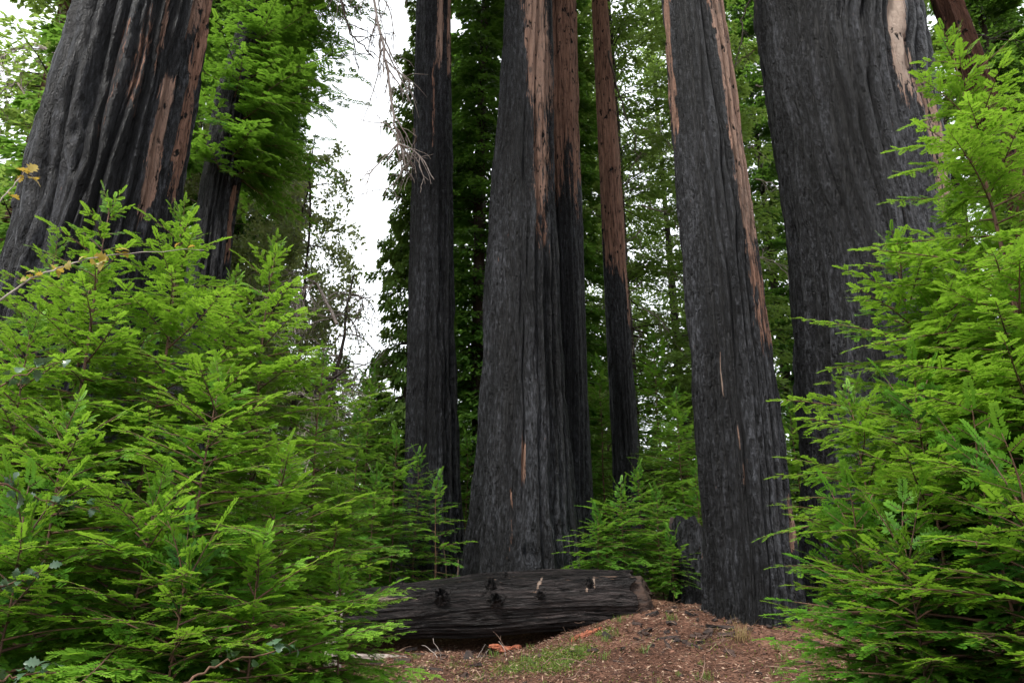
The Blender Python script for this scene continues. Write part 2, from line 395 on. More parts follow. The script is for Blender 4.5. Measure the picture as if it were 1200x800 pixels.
# conifer crowns: boughs of many small needle sprays --------------------------------
def crown_mesh(name, seed, H0, H1, rbase, nb, per, mat, el=(0.26, 0.065), droop=0.35, top_pow=0.6, gap=0.0, wood=None, elev=0.1, core=0.12):
    rng = np.random.RandomState(seed)
    hs = H0 + (H1 - H0) * (np.arange(nb) + rng.rand(nb)) / nb
    VV, AG = [], []; lines = []
    for h in hs:
        f = (h - H0) / (H1 - H0)
        L = rbase * (1 - f) ** top_pow * (0.55 + 0.6 * rng.rand()) + 0.25
        if rng.rand() < gap: continue
        az = rng.rand() * 2 * np.pi; e = elev + 0.5 * f + rng.normal(0, 0.12)
        n = int(per * (0.3 + L / rbase))
        s = core + (1 - core) * rng.rand(n) ** 0.8
        wmax = 0.34 * L * np.sin(np.pi * np.clip(s * 0.85 + 0.12, 0, 1))
        side = rng.uniform(-1, 1, n); lat = side * wmax
        x = s * L - np.abs(lat) * 0.15; zz = math.tan(e) * x - droop * (x ** 2) / max(L, 0.5) - 0.35 * np.abs(lat) * rng.rand(n) + rng.normal(0, 0.05, n)
        # element axis: outward and sideways, drooping a little
        da = side * 0.9 + rng.normal(0, 0.35, n)
        dx, dyv = np.cos(da), np.sin(da); dzv = -0.25 - droop * 0.5 + rng.normal(0, 0.3, n)
        D = np.stack([dx, dyv, dzv], 1); D /= np.linalg.norm(D, axis=1)[:, None]
        W = np.cross(D, np.array([0, 0, 1.0]) + rng.normal(0, 0.35, (n, 3))); W /= np.linalg.norm(W, axis=1)[:, None]
        l = el[0] * (0.6 + 0.8 * rng.rand(n))[:, None]; wd = el[1] * (0.6 + 0.8 * rng.rand(n))[:, None]
        P = np.stack([x, lat, zz], 1)
        quad = np.stack([P, P + D * l * 0.5 + W * wd, P + D * l, P + D * l * 0.5 - W * wd], 1)     # n,4,3
        ca, sa = math.cos(az), math.sin(az)
        qx = quad[..., 0] * ca - quad[..., 1] * sa; qy = quad[..., 0] * sa + quad[..., 1] * ca
        VV.append(np.stack([qx, qy, quad[..., 2] + h], -1).reshape(-1, 3))
        ag = np.clip(0.75 * s + 0.25 * rng.rand(n) + 0.12 * rng.randn(), 0, 1)
        AG.append(np.repeat(ag, 4) + np.tile([-.08, 0, .12, 0], n))
        if wood is not None:
            xs_ = np.linspace(0, 0.85 * L, 6); zs_ = math.tan(e) * xs_ - droop * xs_ ** 2 / max(L, 0.5)
            lines.append((np.stack([xs_ * ca, xs_ * sa, zs_ + h - 0.02], 1), 0.012 + 0.011 * L, 0.005))
    V = np.concatenate(VV); A = np.concatenate(AG); n = len(V) // 4
    faces = [np.arange(n * 4).reshape(-1, 4)]; mats = [mat]; mi = [0]
    if wood is not None:
        v2, f2 = tubes(lines, 4, False); faces.append(f2[0] + len(V)); V = np.concatenate([V, v2]); A = np.concatenate([A, np.zeros(len(v2))])
        mats.append(wood); mi.append(1)
    return mesh_data(name, V, faces, mats, {'age': A}, smooth=False, mi=mi)

canopy = crown_mesh('canopy_crown', 5, 0, 20, 4.2, 150, 90, M['leaf_far'], el=(0.5, 0.14), wood=M['wood_dark'])

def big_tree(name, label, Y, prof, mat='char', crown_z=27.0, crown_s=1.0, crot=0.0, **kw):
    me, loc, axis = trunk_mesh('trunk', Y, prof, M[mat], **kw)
    r = thing(name, label, 'tree', (loc[0], loc[1], 0))
    link('trunk', me, r)
    z, cx, rad = axis
    link('crown', canopy, r, (float(np.interp(crown_z + 4, z, cx)), 0, crown_z), (0, 0, crot), (crown_s, crown_s, 1.0))
    return r, axis

TREES = {}
TREES['A'] = big_tree('redwood_tree', 'huge charred redwood trunk with orange bark streaks behind the bright green sapling thicket', 11.5,
    [(0, 98, 252), (130, 60, 233), (267, 20, 209), (400, -20, 188), (550, -70, 168), (700, -130, 150)], seed=1, nth=320, dz=0.06, crot=0.4,
    strips=[(0.88, 0.10, 0, 280, 0.75, 0.0), (0.52, 0.10, 120, 300, 0.85, 0.35), (0.72, 0.10, -40, 70, 0.85, 0.2), (0.28, 0.06, 20, 130, 0.68, 0.2),
            (0.1, 0.12, 60, 200, 0.5, 0), (-0.2, 0.1, 80, 250, 0.42, 0)])
TREES['A2'] = big_tree('redwood_tree', 'dark slender charred redwood with hanging green boughs beside the huge streaked trunk', 19.0,
    [(0, 290, 328), (120, 252, 295), (200, 238, 285), (267, 226, 276), (400, 205, 262), (560, 180, 245)], seed=2, nth=110, dz=0.12, crot=1.4,
    strips=[(0.75, 0.16, 230, 330, 0.75, 0.0)])
TREES['A3'] = big_tree('redwood_tree', 'thin red-brown leaning redwood trunk partly hidden by the huge streaked trunk', 21.0,
    [(0, 72, 96), (120, 45, 71), (250, 8, 36), (400, -35, -4), (560, -75, -40)], mat='redbark', seed=3, nth=80, dz=0.12, crot=2.0, brown_z=(3.0, 7.0))
TREES['B'] = big_tree('redwood_tree', 'slim straight charred redwood with a tan streak high up and a dead drooping branch', 19.0,
    [(0, 488, 528), (130, 484, 528), (270, 479, 531), (400, 475, 534), (530, 472, 538), (620, 468, 543)], seed=4, nth=150, ribs=18, crot=3.0,
    strips=[(0.35, 0.22, -60, 110, 0.78, 0.45), (0.9, 0.12, -60, 120, 0.7, 0.3), (0.1, 0.12, 90, 230, 0.45, 0.0)])
TREES['C'] = big_tree('redwood_tree', 'massive charred redwood with pale orange stripped bark high up, standing right behind the fallen log', 17.0,
    [(0, 590, 648), (130, 583, 648), (270, 576, 650), (400, 568, 655), (500, 561, 661), (600, 550, 670), (660, 541, 677), (690, 534, 683)], seed=5, nth=320, ribs=26, crot=4.0,
    strips=[(0.48, 0.52, -80, 170, 0.80, 0.35), (0.52, 0.36, 60, 290, 0.62, 0.25), (0.62, 0.22, 230, 330, 0.5, 0.0), (-0.25, 0.12, -60, 60, 0.5, 0),
            (0.06, 0.055, 535, 580, 0.8, 0.15), (-0.22, 0.05, 575, 690, 0.40, 0.0)],
    cavity=[(0.24, 0.13, 655, 0.26, 0.22), (0.12, 0.06, 648, 0.12, 0.1), (-0.62, 0.10, 625, 0.4, 0.12)], flare=0.02)
TREES['C2'] = big_tree('redwood_tree', 'brown-topped charred redwood pressed against the massive trunk behind the log', 18.6,
    [(0, 628, 676), (130, 632, 679), (270, 637, 684), (400, 640, 688), (530, 641, 693), (640, 640, 699)], seed=6, nth=160, ribs=20, crot=5.0,
    brown_z=(11.0, 14.5), strips=[(0.75, 0.1, 100, 300, 0.6, 0.1), (0.45, 0.1, 150, 280, 0.55, 0.0)])
TREES['D'] = big_tree('redwood_tree', 'thinnest straight redwood, red-brown above and charred black below', 22.0,
    [(0, 694, 712), (130, 700, 722), (270, 706, 733), (400, 711, 741), (530, 717, 749), (600, 719, 753)], seed=7, nth=110, ribs=14, crot=0.7, furrow=0.7,
    brown_z=(10.0, 13.5), strips=[(0.85, 0.14, 150, 420, 0.72, 0.1)])
TREES['E'] = big_tree('redwood_tree', 'leaning charred redwood with a long orange bark strip, on the mound by the log end', 13.3,
    [(0, 775, 845), (130, 786, 866), (270, 797, 886), (400, 808, 904), (530, 819, 922), (640, 826, 934), (735, 824, 944)], seed=8, nth=280, ribs=28, crot=1.1,
    strips=[(0.82, 0.26, -120, 340, 1.0, 0.3), (0.80, 0.24, 260, 470, 0.66, 0.0), (0.55, 0.15, -40, 60, 0.7, 0.1), (-0.92, 0.10, -60, 200, 0.8, 0.1),
            (-0.30, 0.05, 440, 490, 0.62, 0.8), (-0.05, 0.03, 515, 545, 0.6, 0.5), (-0.02, 0.03, 560, 590, 0.6, 0.5), (0.93, 0.05, 600, 660, 0.5, 0.3)], flare=0.03)
TREES['F'] = big_tree('redwood_tree', 'broad jet black redwood with a white bark scar, behind the tall right sapling', 15.0,
    [(0, 878, 1072), (130, 893, 1094), (270, 912, 1120), (400, 926, 1140), (530, 936, 1158), (700, 928, 1185)], seed=9, nth=320, ribs=36, crot=2.2,
    strips=[(0.70, 0.085, -260, 190, 0.95, 1.0), (0.86, 0.10, 150, 330, 0.7, 0.6)], furrow=1.1)
TREES['G'] = big_tree('redwood_tree', 'narrow brown redwood trunk leaning beyond the tall right sapling', 20.0,
    [(0, 1091, 1127), (90, 1124, 1162), (200, 1165, 1206), (400, 1225, 1270), (600, 1275, 1325)], mat='redbark', seed=10, nth=90, dz=0.12, crot=2.9, brown_z=(2.0, 6.0))

# ------------------------------------------------------------------ background conifers
far_crowns = [
    crown_mesh('conifer_crown', 21, 0.5, 46, 3.8, 480, 170, M['leaf_far'], el=(0.30, 0.075), wood=M['wood_dark']),
    crown_mesh('conifer_crown', 22, 0.3, 48, 2.5, 620, 130, M['leaf_far'], el=(0.25, 0.065), droop=0.55, wood=M['wood_dark']),
    crown_mesh('conifer_crown', 23, 1.5, 46, 4.8, 250, 200, M['leaf_light'], el=(0.28, 0.06), droop=0.2, gap=0.15, wood=M['wood_dark'], elev=0.02),
    crown_mesh('conifer_crown', 24, 0.2, 24, 3.8, 300, 180, M['leaf_light'], el=(0.3, 0.08), wood=M['wood_dark']),
]
def far_trunk_mesh(h, r, seed):
    rng = np.random.RandomState(seed)
    z = np.linspace(-0.5, h, 40); P = np.stack([0.05 * np.sin(z * 0.3), 0.05 * np.cos(z * 0.2), z], 1)
    V, F = tubes([(P, r, 0.03)], 14); V[:, :2] *= (1 + 0.08 * rng.randn(len(V), 1))
    return mesh_data('trunk', V, F, [M['wood_dark']])
far_trunks = [far_trunk_mesh(44, 0.36, 1), far_trunk_mesh(46, 0.3, 2), far_trunk_mesh(44, 0.38, 3), far_trunk_mesh(23, 0.26, 4)]

def far_tree(px, Y, var, label, s=1.0, sz=1.0, group='conifers behind the charred trunks'):
    rng = random.Random(px * 7 + Y)
    x = on_x(px, Y); r = thing('conifer_tree', label, 'tree', (x, Y, float(ground_z(x, Y))), rng.random() * 6.28, group)
    link('trunk', far_trunks[var], r, scale=(s, s, sz)); link('crown', far_crowns[var], r, scale=(s, s, sz))
    return r

far_tree(464, 23.5, 3, 'slender tapering green conifer clothed to the ground beside the slim charred trunk', 0.52, 1.2)
far_tree(556, 24.5, 1, 'narrow dark conifer filling the gap between the slim and the massive charred trunks', 1.0, 1.05)
far_tree(668, 29, 1, 'narrow conifer mostly hidden behind the massive twin trunk', 1.0)
rOpen = far_tree(752, 30, 2, 'open conifer with layered boughs between the thinnest trunk and the leaning trunk', 0.95, 1.0)
rPale = far_tree(885, 29, 2, 'open pale conifer between the leaning trunk and the broad black trunk', 0.9, 0.95)
far_tree(1095, 27, 2, 'open conifer behind the tall right sapling', 0.8, 0.8)
far_tree(1235, 26, 2, 'open light conifer beside the narrow brown leaning trunk', 0.75, 0.8)
far_tree(18, 19.5, 1, 'narrow dark conifer close beside the thin red-brown leaning trunk', 1.15)
far_tree(1330, 28, 0, 'dense conifer beyond the narrow brown leaning trunk', 1.0)
far_tree(10, 24, 0, 'dense conifer left of the huge streaked trunk', 0.9)
far_tree(-75, 21, 2, 'open conifer beyond the thin red-brown leaning trunk', 1.0)
far_tree(140, 32, 0, 'tall conifer hidden behind the huge streaked trunk', 1.1)
far_tree(352, 44, 3, 'short conifer under the open patch of sky', 1.0, 0.6)
far_tree(815, 40, 2, 'open conifer hidden behind the leaning orange-streaked trunk', 0.9)
far_tree(725, 44, 2, 'distant open conifer behind the thinnest trunk', 0.9)
far_tree(955, 38, 0, 'tall conifer behind the broad black trunk', 0.9)
far_tree(272, 36, 0, 'dense conifer behind the dark slender charred trunk', 0.7, 0.9)
far_tree(425, 50, 3, 'shortest distant conifer under the open patch of sky', 1.1, 0.6)
far_tree(640, 46, 0, 'distant conifer seen in slivers behind the massive trunk', 1.1)
far_tree(850, 52, 3, 'distant bushy conifer between the leaning trunk and the broad black trunk', 1.2, 1.0)
far_tree(510, 50, 0, 'distant tall conifer behind the slim charred trunk', 1.0)
far_tree(690, 36, 2, 'layered conifer in the gap between the massive twin and the thinnest trunk', 0.8)
far_tree(215, 30, 0, 'dense tall conifer in the gap between huge streaked and slender trunks', 0.8)
far_tree(-40, 33, 0, 'distant dense conifer beyond the thin red-brown leaning trunk', 1.2)
far_tree(60, 38, 0, 'distant dense conifer right behind the thin red-brown leaning trunk', 1.1)
far_tree(1330, 40, 0, 'distant dense conifer beyond the narrow brown trunk', 1.2)
far_tree(1160, 48, 3, 'distant short conifer below the bright sky beside the brown trunk', 1.3, 0.9)

# far-off wood that closes the view between the trunks
rg = np.random.RandomState(91); VV, AG = [], []
for k in range(110):
    cx, cy = rg.uniform(-75, 75), rg.uniform(56, 92); h = rg.uniform(9, 19) * (0.75 if abs(cx + 14) < 9 else 1); rr = rg.uniform(2.5, 4.5); n = 900
    f = rg.rand(n); a = rg.rand(n) * 6.28; q = rr * (1 - f) ** 0.6 * (0.6 + 0.5 * rg.rand(n)) * (0.8 + 0.3 * np.sin(f * 40 + 3 * a))
    P = np.stack([cx + q * np.cos(a), cy + q * np.sin(a), ground_z(cx, cy) + h * f], 1)
    D = np.stack([np.cos(a), np.sin(a), -0.6 + rg.normal(0, .4, n)], 1); W = np.cross(D, rg.normal(0, 1, (n, 3))); W /= np.linalg.norm(W, axis=1)[:, None]
    l = rg.uniform(0.4, 1.0, (n, 1)); VV.append(np.stack([P, P + D * l * .5 + W * l * .3, P + D * l, P + D * l * .5 - W * l * .3], 1).reshape(-1, 3)); AG.append(np.repeat(rg.rand(n), 4))
VV = np.concatenate(VV)
o = link('distant_wood', mesh_data('distant_wood', VV, [np.arange(len(VV)).reshape(-1, 4)], [M['leaf_far']], {'age': np.concatenate(AG)}, smooth=False))
tag(o, 'far-off green wood closing the view between the trunks', 'wood', kind='stuff')

# ------------------------------------------------------------------ redwood sapling boughs
def frond(l, rng, nl=0.017, nw=0.0052, sp=0.0085):
    """a flat twig along +X with two ranks of needles"""
    n = max(3, int(l / sp)); t = (np.arange(n) + 0.5) / n
    x = np.repeat(t * l, 2); side = np.tile([1.0, -1.0], n); tt = np.repeat(t, 2)
    L = nl * (0.55 + 0.75 * np.sin(np.pi * np.clip(0.18 + 0.72 * tt, 0, 1))) * rng.uniform(0.85, 1.15, 2 * n)
    a = np.radians(62 - 26 * tt + rng.normal(0, 5, 2 * n))
    up = rng.normal(0.06, 0.08, 2 * n)
    D = np.stack([np.cos(a), np.sin(a) * side, up], 1)
    W = np.stack([-np.sin(a) * side, np.cos(a), np.zeros(2 * n)], 1) * (nw * rng.uniform(0.8, 1.2, 2 * n))[:, None]
    P = np.stack([x, np.zeros(2 * n), -0.10 * x ** 2 / max(l, .02)], 1)
    q = np.stack([P, P + D * L[:, None] * 0.45 + W, P + D * L[:, None], P + D * L[:, None] * 0.45 - W], 1)
    # terminal needle
    return q, tt

def bough_meshes(L, seed, mat, nscale=1.0, dense=1.0, droop=0.10, young=0.0):
    """one branch along +X: returns wood mesh and foliage mesh"""
    rng = np.random.RandomState(seed)
    def axis(s):
        return np.array([s, 0.03 * L * math.sin(3 * s / L + seed), 0.10 * s - droop * s * s / L + 0.05 * L * max(0, s / L - 0.7)])
    lines = []; Q = []; AG = []
    lines.append((np.array([axis(s) for s in np.linspace(0, L, 9)]), 0.004 + 0.005 * L, 0.0015))
    def put(o, yaw, pitch, l, u, roll=0.0):
        q, tt = frond(l, rng, 0.017 * nscale, 0.0046 * nscale, 0.0078 * nscale / dense)
        m = np.array((Matrix.Rotation(yaw, 3, 'Z') @ Matrix.Rotation(-pitch, 3, 'Y') @ Matrix.Rotation(roll, 3, 'X')))
        Q.append(q.reshape(-1, 3) @ m.T + o)
        a = np.clip(0.15 + 0.42 * u + 0.45 * tt, 0, 1.2) + young  # a negative offset puts thicket shade into the leaf colour
        AG.append(np.repeat(a, 4) + np.tile([-0.05, 0, 0.1, 0], len(tt)))
    s = 0.10 * L; side = 1
    while s < L * 0.985:
        ll = min(0.30 * nscale, (0.06 + 0.42 * (L - s)) * rng.uniform(0.7, 1.15)) * min(1, 0.45 + 2.2 * s / L)
        o = axis(s); u = s / L
        yaw = side * R(rng.uniform(42, 62)); pit = R(rng.uniform(-14, 10)); roll = R(rng.uniform(-16, 16))
        d = np.array([math.cos(yaw) * math.cos(pit), math.sin(yaw) * math.cos(pit), math.sin(pit)])
        put(o, yaw, pit, ll, u, roll)
        lines.append((np.stack([o, o + d * ll * 0.5 + [0, 0, -0.03 * ll], o + d * ll * 0.92 + [0, 0, -.1 * ll]]), 0.0018, 0.0008))
        if ll > 0.11:
            k = 0.22; sd = side
            while k < 0.93:
                l2 = ll * 0.52 * (1 - 0.45 * k) * rng.uniform(0.75, 1.2)
                put(o + d * ll * k + np.array([0, 0, -0.1 * ll * k * k]), yaw + sd * R(rng.uniform(35, 55)), pit + R(rng.uniform(-12, 8)), l2, min(1, u + 0.25 * k), R(rng.uniform(-20, 20)))
                sd = -sd; k += 0.036 * nscale / ll
        side = -side; s += 0.034 * nscale * rng.uniform(0.75, 1.25)
    put(axis(L * 0.95), 0, R(-4), 0.09 * nscale, 1.0)
    V = np.concatenate(Q); A = np.concatenate(AG)
    fol = mesh_data('foliage', V, [np.arange(len(V)).reshape(-1, 4)], [mat], {'age': A}, smooth=False)
    v, f = tubes(lines, 4, True)
    return mesh_data('branch', v, f, [M['wood_green']]), fol

NEAR = {}
for L_ in (0.35, 0.6, 0.9, 1.2):
    NEAR[L_] = [bough_meshes(L_, 40 + i + int(L_ * 100), M['leaf_near'], 1.5) for i in range(3)]
SHADED = {}
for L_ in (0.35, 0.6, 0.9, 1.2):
    SHADED[L_] = [bough_meshes(L_, 140 + i + int(L_ * 100), M['leaf_near'], 1.6, young=-0.33, droop=0.16) for i in range(2)]  # older leaf tone stands in for the shade low in the thickets
MID = {}
for L_ in (0.6, 1.0, 1.5):
    MID[L_] = [bough_meshes(L_, 70 + i + int(L_ * 100), M['leaf_mid'], 3.2, 0.95) for i in range(3)]

def add_bough(parent, lib, L, loc, yaw, el, rng, roll=0.0):
    k = min(lib, key=lambda q: abs(q - L)); wd, fo = rng.choice(lib[k]); s = L / k
    m = Matrix.Rotation(yaw, 3, 'Z') @ Matrix.Rotation(-el, 3, 'Y') @ Matrix.Rotation(roll, 3, 'X')
    b = link('branch', wd, parent, loc, m.to_euler(), s)
    link('foliage', fo, b)
    return b

def sapling(label, px, Y, toprow, nb, Lmax, seed, lib=NEAR, group=None, lean=(0, 0), name='redwood_sapling', zmin=0.25, cat='sapling', pw=0.75, keep=None):
    rng = random.Random(seed)
    p = at(px, toprow, Y); x, zt = p[0], p[2]
    zg = float(ground_z(x, Y)); H = zt - zg
    r = thing(name, label, cat, (x, Y, zg), 0, group)
    zz = np.linspace(-0.05, H, 14)
    bx = lambda z: lean[0] * (z / H - 1) + 0.02 * math.sin(z * 2.1 + seed); by = lambda z: lean[1] * (z / H - 1) + 0.02 * math.cos(z * 1.7 + seed)
    P = np.array([(bx(z), by(z), z) for z in zz])
    V, F = tubes([(P, 0.008 + 0.0055 * H, 0.003)], 7); link('stem', mesh_data('stem', V, F, [M['wood_green']]), r)
    for i in range(nb):
        f = ((i + rng.random()) / nb); z = zmin + (H - zmin) * f
        L = (0.16 + (Lmax - 0.16) * min(1, 2.4 * (1 - f)) ** pw) * rng.uniform(0.72, 1.12)
        L *= 0.8 + 0.2 * min(1, f * 4)
        el = R(-6 + 46 * f ** 3 + rng.uniform(-12, 12))
        yaw = i * 2.39996 + rng.uniform(-0.5, 0.5)
        if keep and not keep(yaw, z, L): continue
        add_bough(r, lib, L, (bx(z), by(z), z), yaw, el, rng, R(rng.uniform(-12, 12)))
    for k in range(3):
        add_bough(r, lib, 0.22 if lib is NEAR else 0.4, (bx(H), by(H), H - 0.02), k * 2.1 + seed, R(70), rng)
    return r

# thicket in front of the huge streaked trunk
LG = 'saplings of the left thicket'; LL = 'bright green redwood sapling in the low part of the thicket before the huge streaked trunk'
sapling('bright green sapling with bare reddish stem, amid the thicket before the huge streaked trunk', 216, 5.6, 262, 84, 1.05, 1, group=LG)
sapling('yellow-green tipped redwood sapling topping the thicket right before the huge streaked trunk', 132, 5.2, 250, 70, 0.85, 2, group=LG)
sapling('upright redwood sapling at the sky side of the left thicket', 322, 6.3, 300, 78, 0.95, 3, group=LG)
for i, (px, Y, top, nb, Lm) in enumerate([(40, 4.8, 395, 70, 0.95), (380, 6.9, 430, 60, 0.85), (85, 4.2, 500, 60, 0.9), (255, 4.7, 455, 70, 0.95),
        (330, 5.4, 540, 64, 0.9), (395, 6.6, 590, 56, 0.8), (175, 4.1, 590, 56, 0.9), (20, 3.7, 640, 50, 0.8), (300, 4.3, 660, 50, 0.8), (400, 5.6, 690, 46, 0.7), (160, 6.2, 420, 60, 1.0), (110, 5.6, 330, 70, 1.0), (275, 6.6, 340, 70, 1.0), (210, 3.9, 690, 50, 0.8), (60, 5.9, 300, 60, 0.9)]):
    darker = i in (7, 13, 10)
    sapling('shade-darkened green redwood sapling low in the thicket before the huge streaked trunk' if darker else LL, px, Y, top, nb, Lm, 10 + i, SHADED if darker else NEAR, group=LG)
# thicket before the broad black trunk
RG = 'saplings of the right thicket'; RL = 'shade-darkened green redwood sapling in the low part of the thicket before the broad black trunk'
sapling('tall redwood sapling with long bright fronds reaching across the broad black trunk', 1118, 4.3, 62, 92, 1.15, 31, group=RG)
sapling('tall redwood sapling at the outer side of the thicket before the broad black trunk', 1225, 4.6, 95, 90, 1.1, 32, group=RG)
for i, (px, Y, top, nb, Lm) in enumerate([(1050, 4.9, 300, 80, 1.2), (1180, 3.9, 330, 76, 1.1), (1075, 4.1, 500, 66, 0.95), (1000, 4.8, 480, 64, 0.75), (1150, 3.6, 560, 60, 0.9), (1250, 3.9, 400, 60, 1.1), (1010, 4.2, 640, 60, 0.62), (1120, 5.4, 250, 70, 1.2), (985, 5.0, 690, 50, 0.55), (1060, 3.7, 660, 60, 0.75), (1200, 3.3, 600, 60, 0.85), (1130, 4.6, 420, 80, 1.1), (1230, 5.2, 250, 80, 1.2)]):
    darker = i in (2, 4, 5, 6, 8, 9, 10, 11)  # saplings whose colour carries the thicket's shade
    sapling(RL if darker else 'light green redwood sapling amid the thicket before the broad black trunk', px, Y, top, nb, Lm, 40 + i, SHADED if darker else NEAR, group=RG)

# shrubs and young trees beyond the log
MG = 'young conifers beyond the log'
sapling('young redwood with upright tip standing over the left end of the log', 465, 15.8, 520, 60, 1.0, 61, MID, MG, name='young_redwood', cat='young tree')
sapling('small redwood seedling between the log and the slim charred trunk', 512, 15.3, 575, 26, 0.7, 62, MID, MG, name='young_redwood', cat='young tree')
sapling('young redwood crowding the thicket behind the left log end', 420, 16.5, 500, 60, 1.3, 63, MID, MG, name='young_redwood', cat='young tree')
sapling('bushy green shrub behind the right half of the log', 728, 15.9, 582, 56, 1.0, 64, MID, MG, name='redwood_shrub', cat='shrub')
sapling('round green shrub between the log end and the charred stump', 770, 16.6, 590, 50, 0.9, 65, MID, MG, name='redwood_shrub', cat='shrub')
sapling('light green young tree behind the shrubs, between the thinnest trunk and leaning trunk', 792, 20.0, 470, 90, 1.5, 66, MID, MG, name='young_redwood', cat='young tree')
sapling('light green young tree close beside the thinnest trunk', 765, 23.0, 400, 100, 1.8, 67, MID, MG, name='young_redwood', cat='young tree')
sapling('bright young tree in the gap between the slim trunk and the left thicket', 435, 21.0, 440, 90, 1.7, 68, MID, MG, name='young_redwood', cat='young tree')
sapling('dark young tree in the gap between slim and massive trunks', 548, 21.0, 520, 60, 1.2, 69, MID, MG, name='young_redwood', cat='young tree')
sapling('bright young tree glowing in the gap beside the broad black trunk', 925, 20.5, 480, 80, 1.4, 70, MID, MG, name='young_redwood', cat='young tree')
sapling('young tree between the massive twin trunk and the thinnest trunk', 702, 24.0, 430, 90, 1.6, 71, MID, MG, name='young_redwood', cat='young tree')
sapling('young tree at the edge of the left thicket under the grey twigs', 375, 18.0, 500, 80, 1.5, 72, MID, MG, name='young_redwood', cat='young tree')

sapling('leafy shrub hugging the foot of the massive twin trunk', 700, 15.4, 612, 50, 0.8, 73, MID, MG, name='redwood_shrub', cat='shrub')
sapling('tall leafy shrub in front of the thinnest trunk', 748, 17.5, 560, 64, 1.0, 74, MID, MG, name='redwood_shrub', cat='shrub')
sapling('low leafy shrub spilling past the broken end of the log', 786, 15.2, 640, 40, 0.6, 75, MID, MG, name='redwood_shrub', cat='shrub')
sapling('leafy young redwood pressed between log and thicket edge', 440, 15.2, 570, 60, 1.0, 76, MID, MG, name='young_redwood', cat='young tree')
sapling('young redwood partly hiding the foot of the slim charred trunk', 490, 17.0, 545, 60, 1.0, 77, MID, MG, name='young_redwood', cat='young tree')
sapling('light young tree between the leaning trunk and the stump', 815, 18.0, 560, 60, 1.0, 78, MID, MG, name='young_redwood', cat='young tree')
sapling('young tree filling the gap under the grey twiggy tree', 405, 24.0, 430, 90, 1.8, 79, MID, MG, name='young_redwood', cat='young tree')

# hanging boughs on the dark slender trunk
rA2, axA2 = TREES['A2']; rng = random.Random(5)
for i in range(135):
    row = rng.uniform(-80, 215); z = at(600, row, 19.0)[2]
    cx = float(np.interp(z, axA2[0], axA2[1])); r_ = float(np.interp(z, axA2[0], axA2[2]))
    yaw = R(rng.gauss(-15, 65)); L = rng.uniform(1.2, 2.6) + (1.3 * rng.random() if abs(yaw) < 0.7 else 0)
    add_bough(rA2, MID, L, (cx + math.cos(yaw) * r_ * 0.8, math.sin(yaw) * r_ * 0.8, z), yaw, R(rng.uniform(-35, 8)), rng)

# ------------------------------------------------------------------ grey twiggy tree and dead branches
def twig_tree(p0, d0, L, depth, rng, lines, tips, r=0.05, wob=0.16, grav=0.0, spread=0.7):
    pts = wander(p0, d0, L, 8, rng, wob, grav); lines.append((pts, r, r * 0.45))
    if depth == 0: tips.append(pts); return
    for k in range(rng.randint(3, 6)):
        i = rng.randint(2, 9); d = pts[min(i, 8)] - pts[i - 1]; d /= np.linalg.norm(d)
        d = d + rng.normal(0, spread, 3)
        twig_tree(pts[min(i, 8)], d, L * rng.uniform(0.4, 0.65), depth - 1, rng, lines, tips, r * 0.5, wob, grav, spread)

def twig_leaves(tips, rng, per, size, mat, name='foliage', spread=0.15):
    P = np.concatenate([t[rng.randint(0, len(t), per)] for t in tips]) ; P = P + rng.normal(0, spread, P.shape)
    n = len(P); D = rng.normal(0, 1, (n, 3)); D /= np.linalg.norm(D, axis=1)[:, None]
    W = np.cross(D, rng.normal(0, 1, (n, 3))); W /= np.linalg.norm(W, axis=1)[:, None]
    l = size * rng.uniform(0.6, 1.4, (n, 1)); q = np.stack([P, P + D * l * .5 + W * l * .25, P + D * l, P + D * l * .5 - W * l * .25], 1)
    return mesh_data(name, q.reshape(-1, 3), [np.arange(n * 4).reshape(-1, 4)], [mat], {'age': np.repeat(rng.rand(n), 4)}, smooth=False)

def twiggy(label, px, Y, toprow, seed, leaf, per, size, nlimb=26, mat='wood_pale', grav=0.02, name='lichen_tree', spread=0.7, rr=2.4, low=0.15):
    rng = np.random.RandomState(seed); p = at(px, toprow, Y); x = p[0]; zg = float(ground_z(x, Y)); H = p[2] - zg
    r = thing(name, label, 'tree', (x, Y, zg))
    stem = wander((0, 0, -0.3), (0, 0, 1), H, 14, rng, 0.06); V, F = tubes([(stem, 0.14, 0.03)], 9)
    link('trunk', mesh_data('trunk', V, F, [M['wood_dark']]), r)
    lines, tips = [], []
    for i in range(nlimb):
        f = low + (1 - low) * (i + rng.rand()) / nlimb; b = stem[min(14, int(f * 14))]; a = rng.rand() * 6.28
        twig_tree(b, (math.cos(a), math.sin(a), rng.uniform(-0.4, 0.5)), rr * (1.1 - 0.6 * f), 2, rng, lines, tips, 0.036, 0.2, grav, spread)
    V, F = tubes(lines, 3, False); link('limbs', mesh_data('limbs', V, F, [M[mat]]), r)
    if leaf: link('crown', twig_leaves(tips, rng, per, size, M[leaf]), r)
    return r
twiggy('pale yellow-green lichen-grey tree under the open sky beside the slender charred trunk', 372, 27.0, 190, 3, 'leaf_yellow', 26, 0.19, 54, rr=3.3)
rGrey = twiggy('grey leafless twiggy tree behind the left thicket', 395, 22.0, 290, 4, 'leaf_yellow', 3, 0.12, 44, grav=0.06, rr=2.8)
twiggy('pale broadleaf tree peeping right of the dark slender trunk', 318, 28.0, 130, 5, 'leaf_yellow', 26, 0.19, 54, rr=3.0)
twiggy('distant pale tree whose crown edges the open patch of sky', 350, 33.0, 160, 6, 'leaf_yellow', 24, 0.22, 50, rr=3.6)

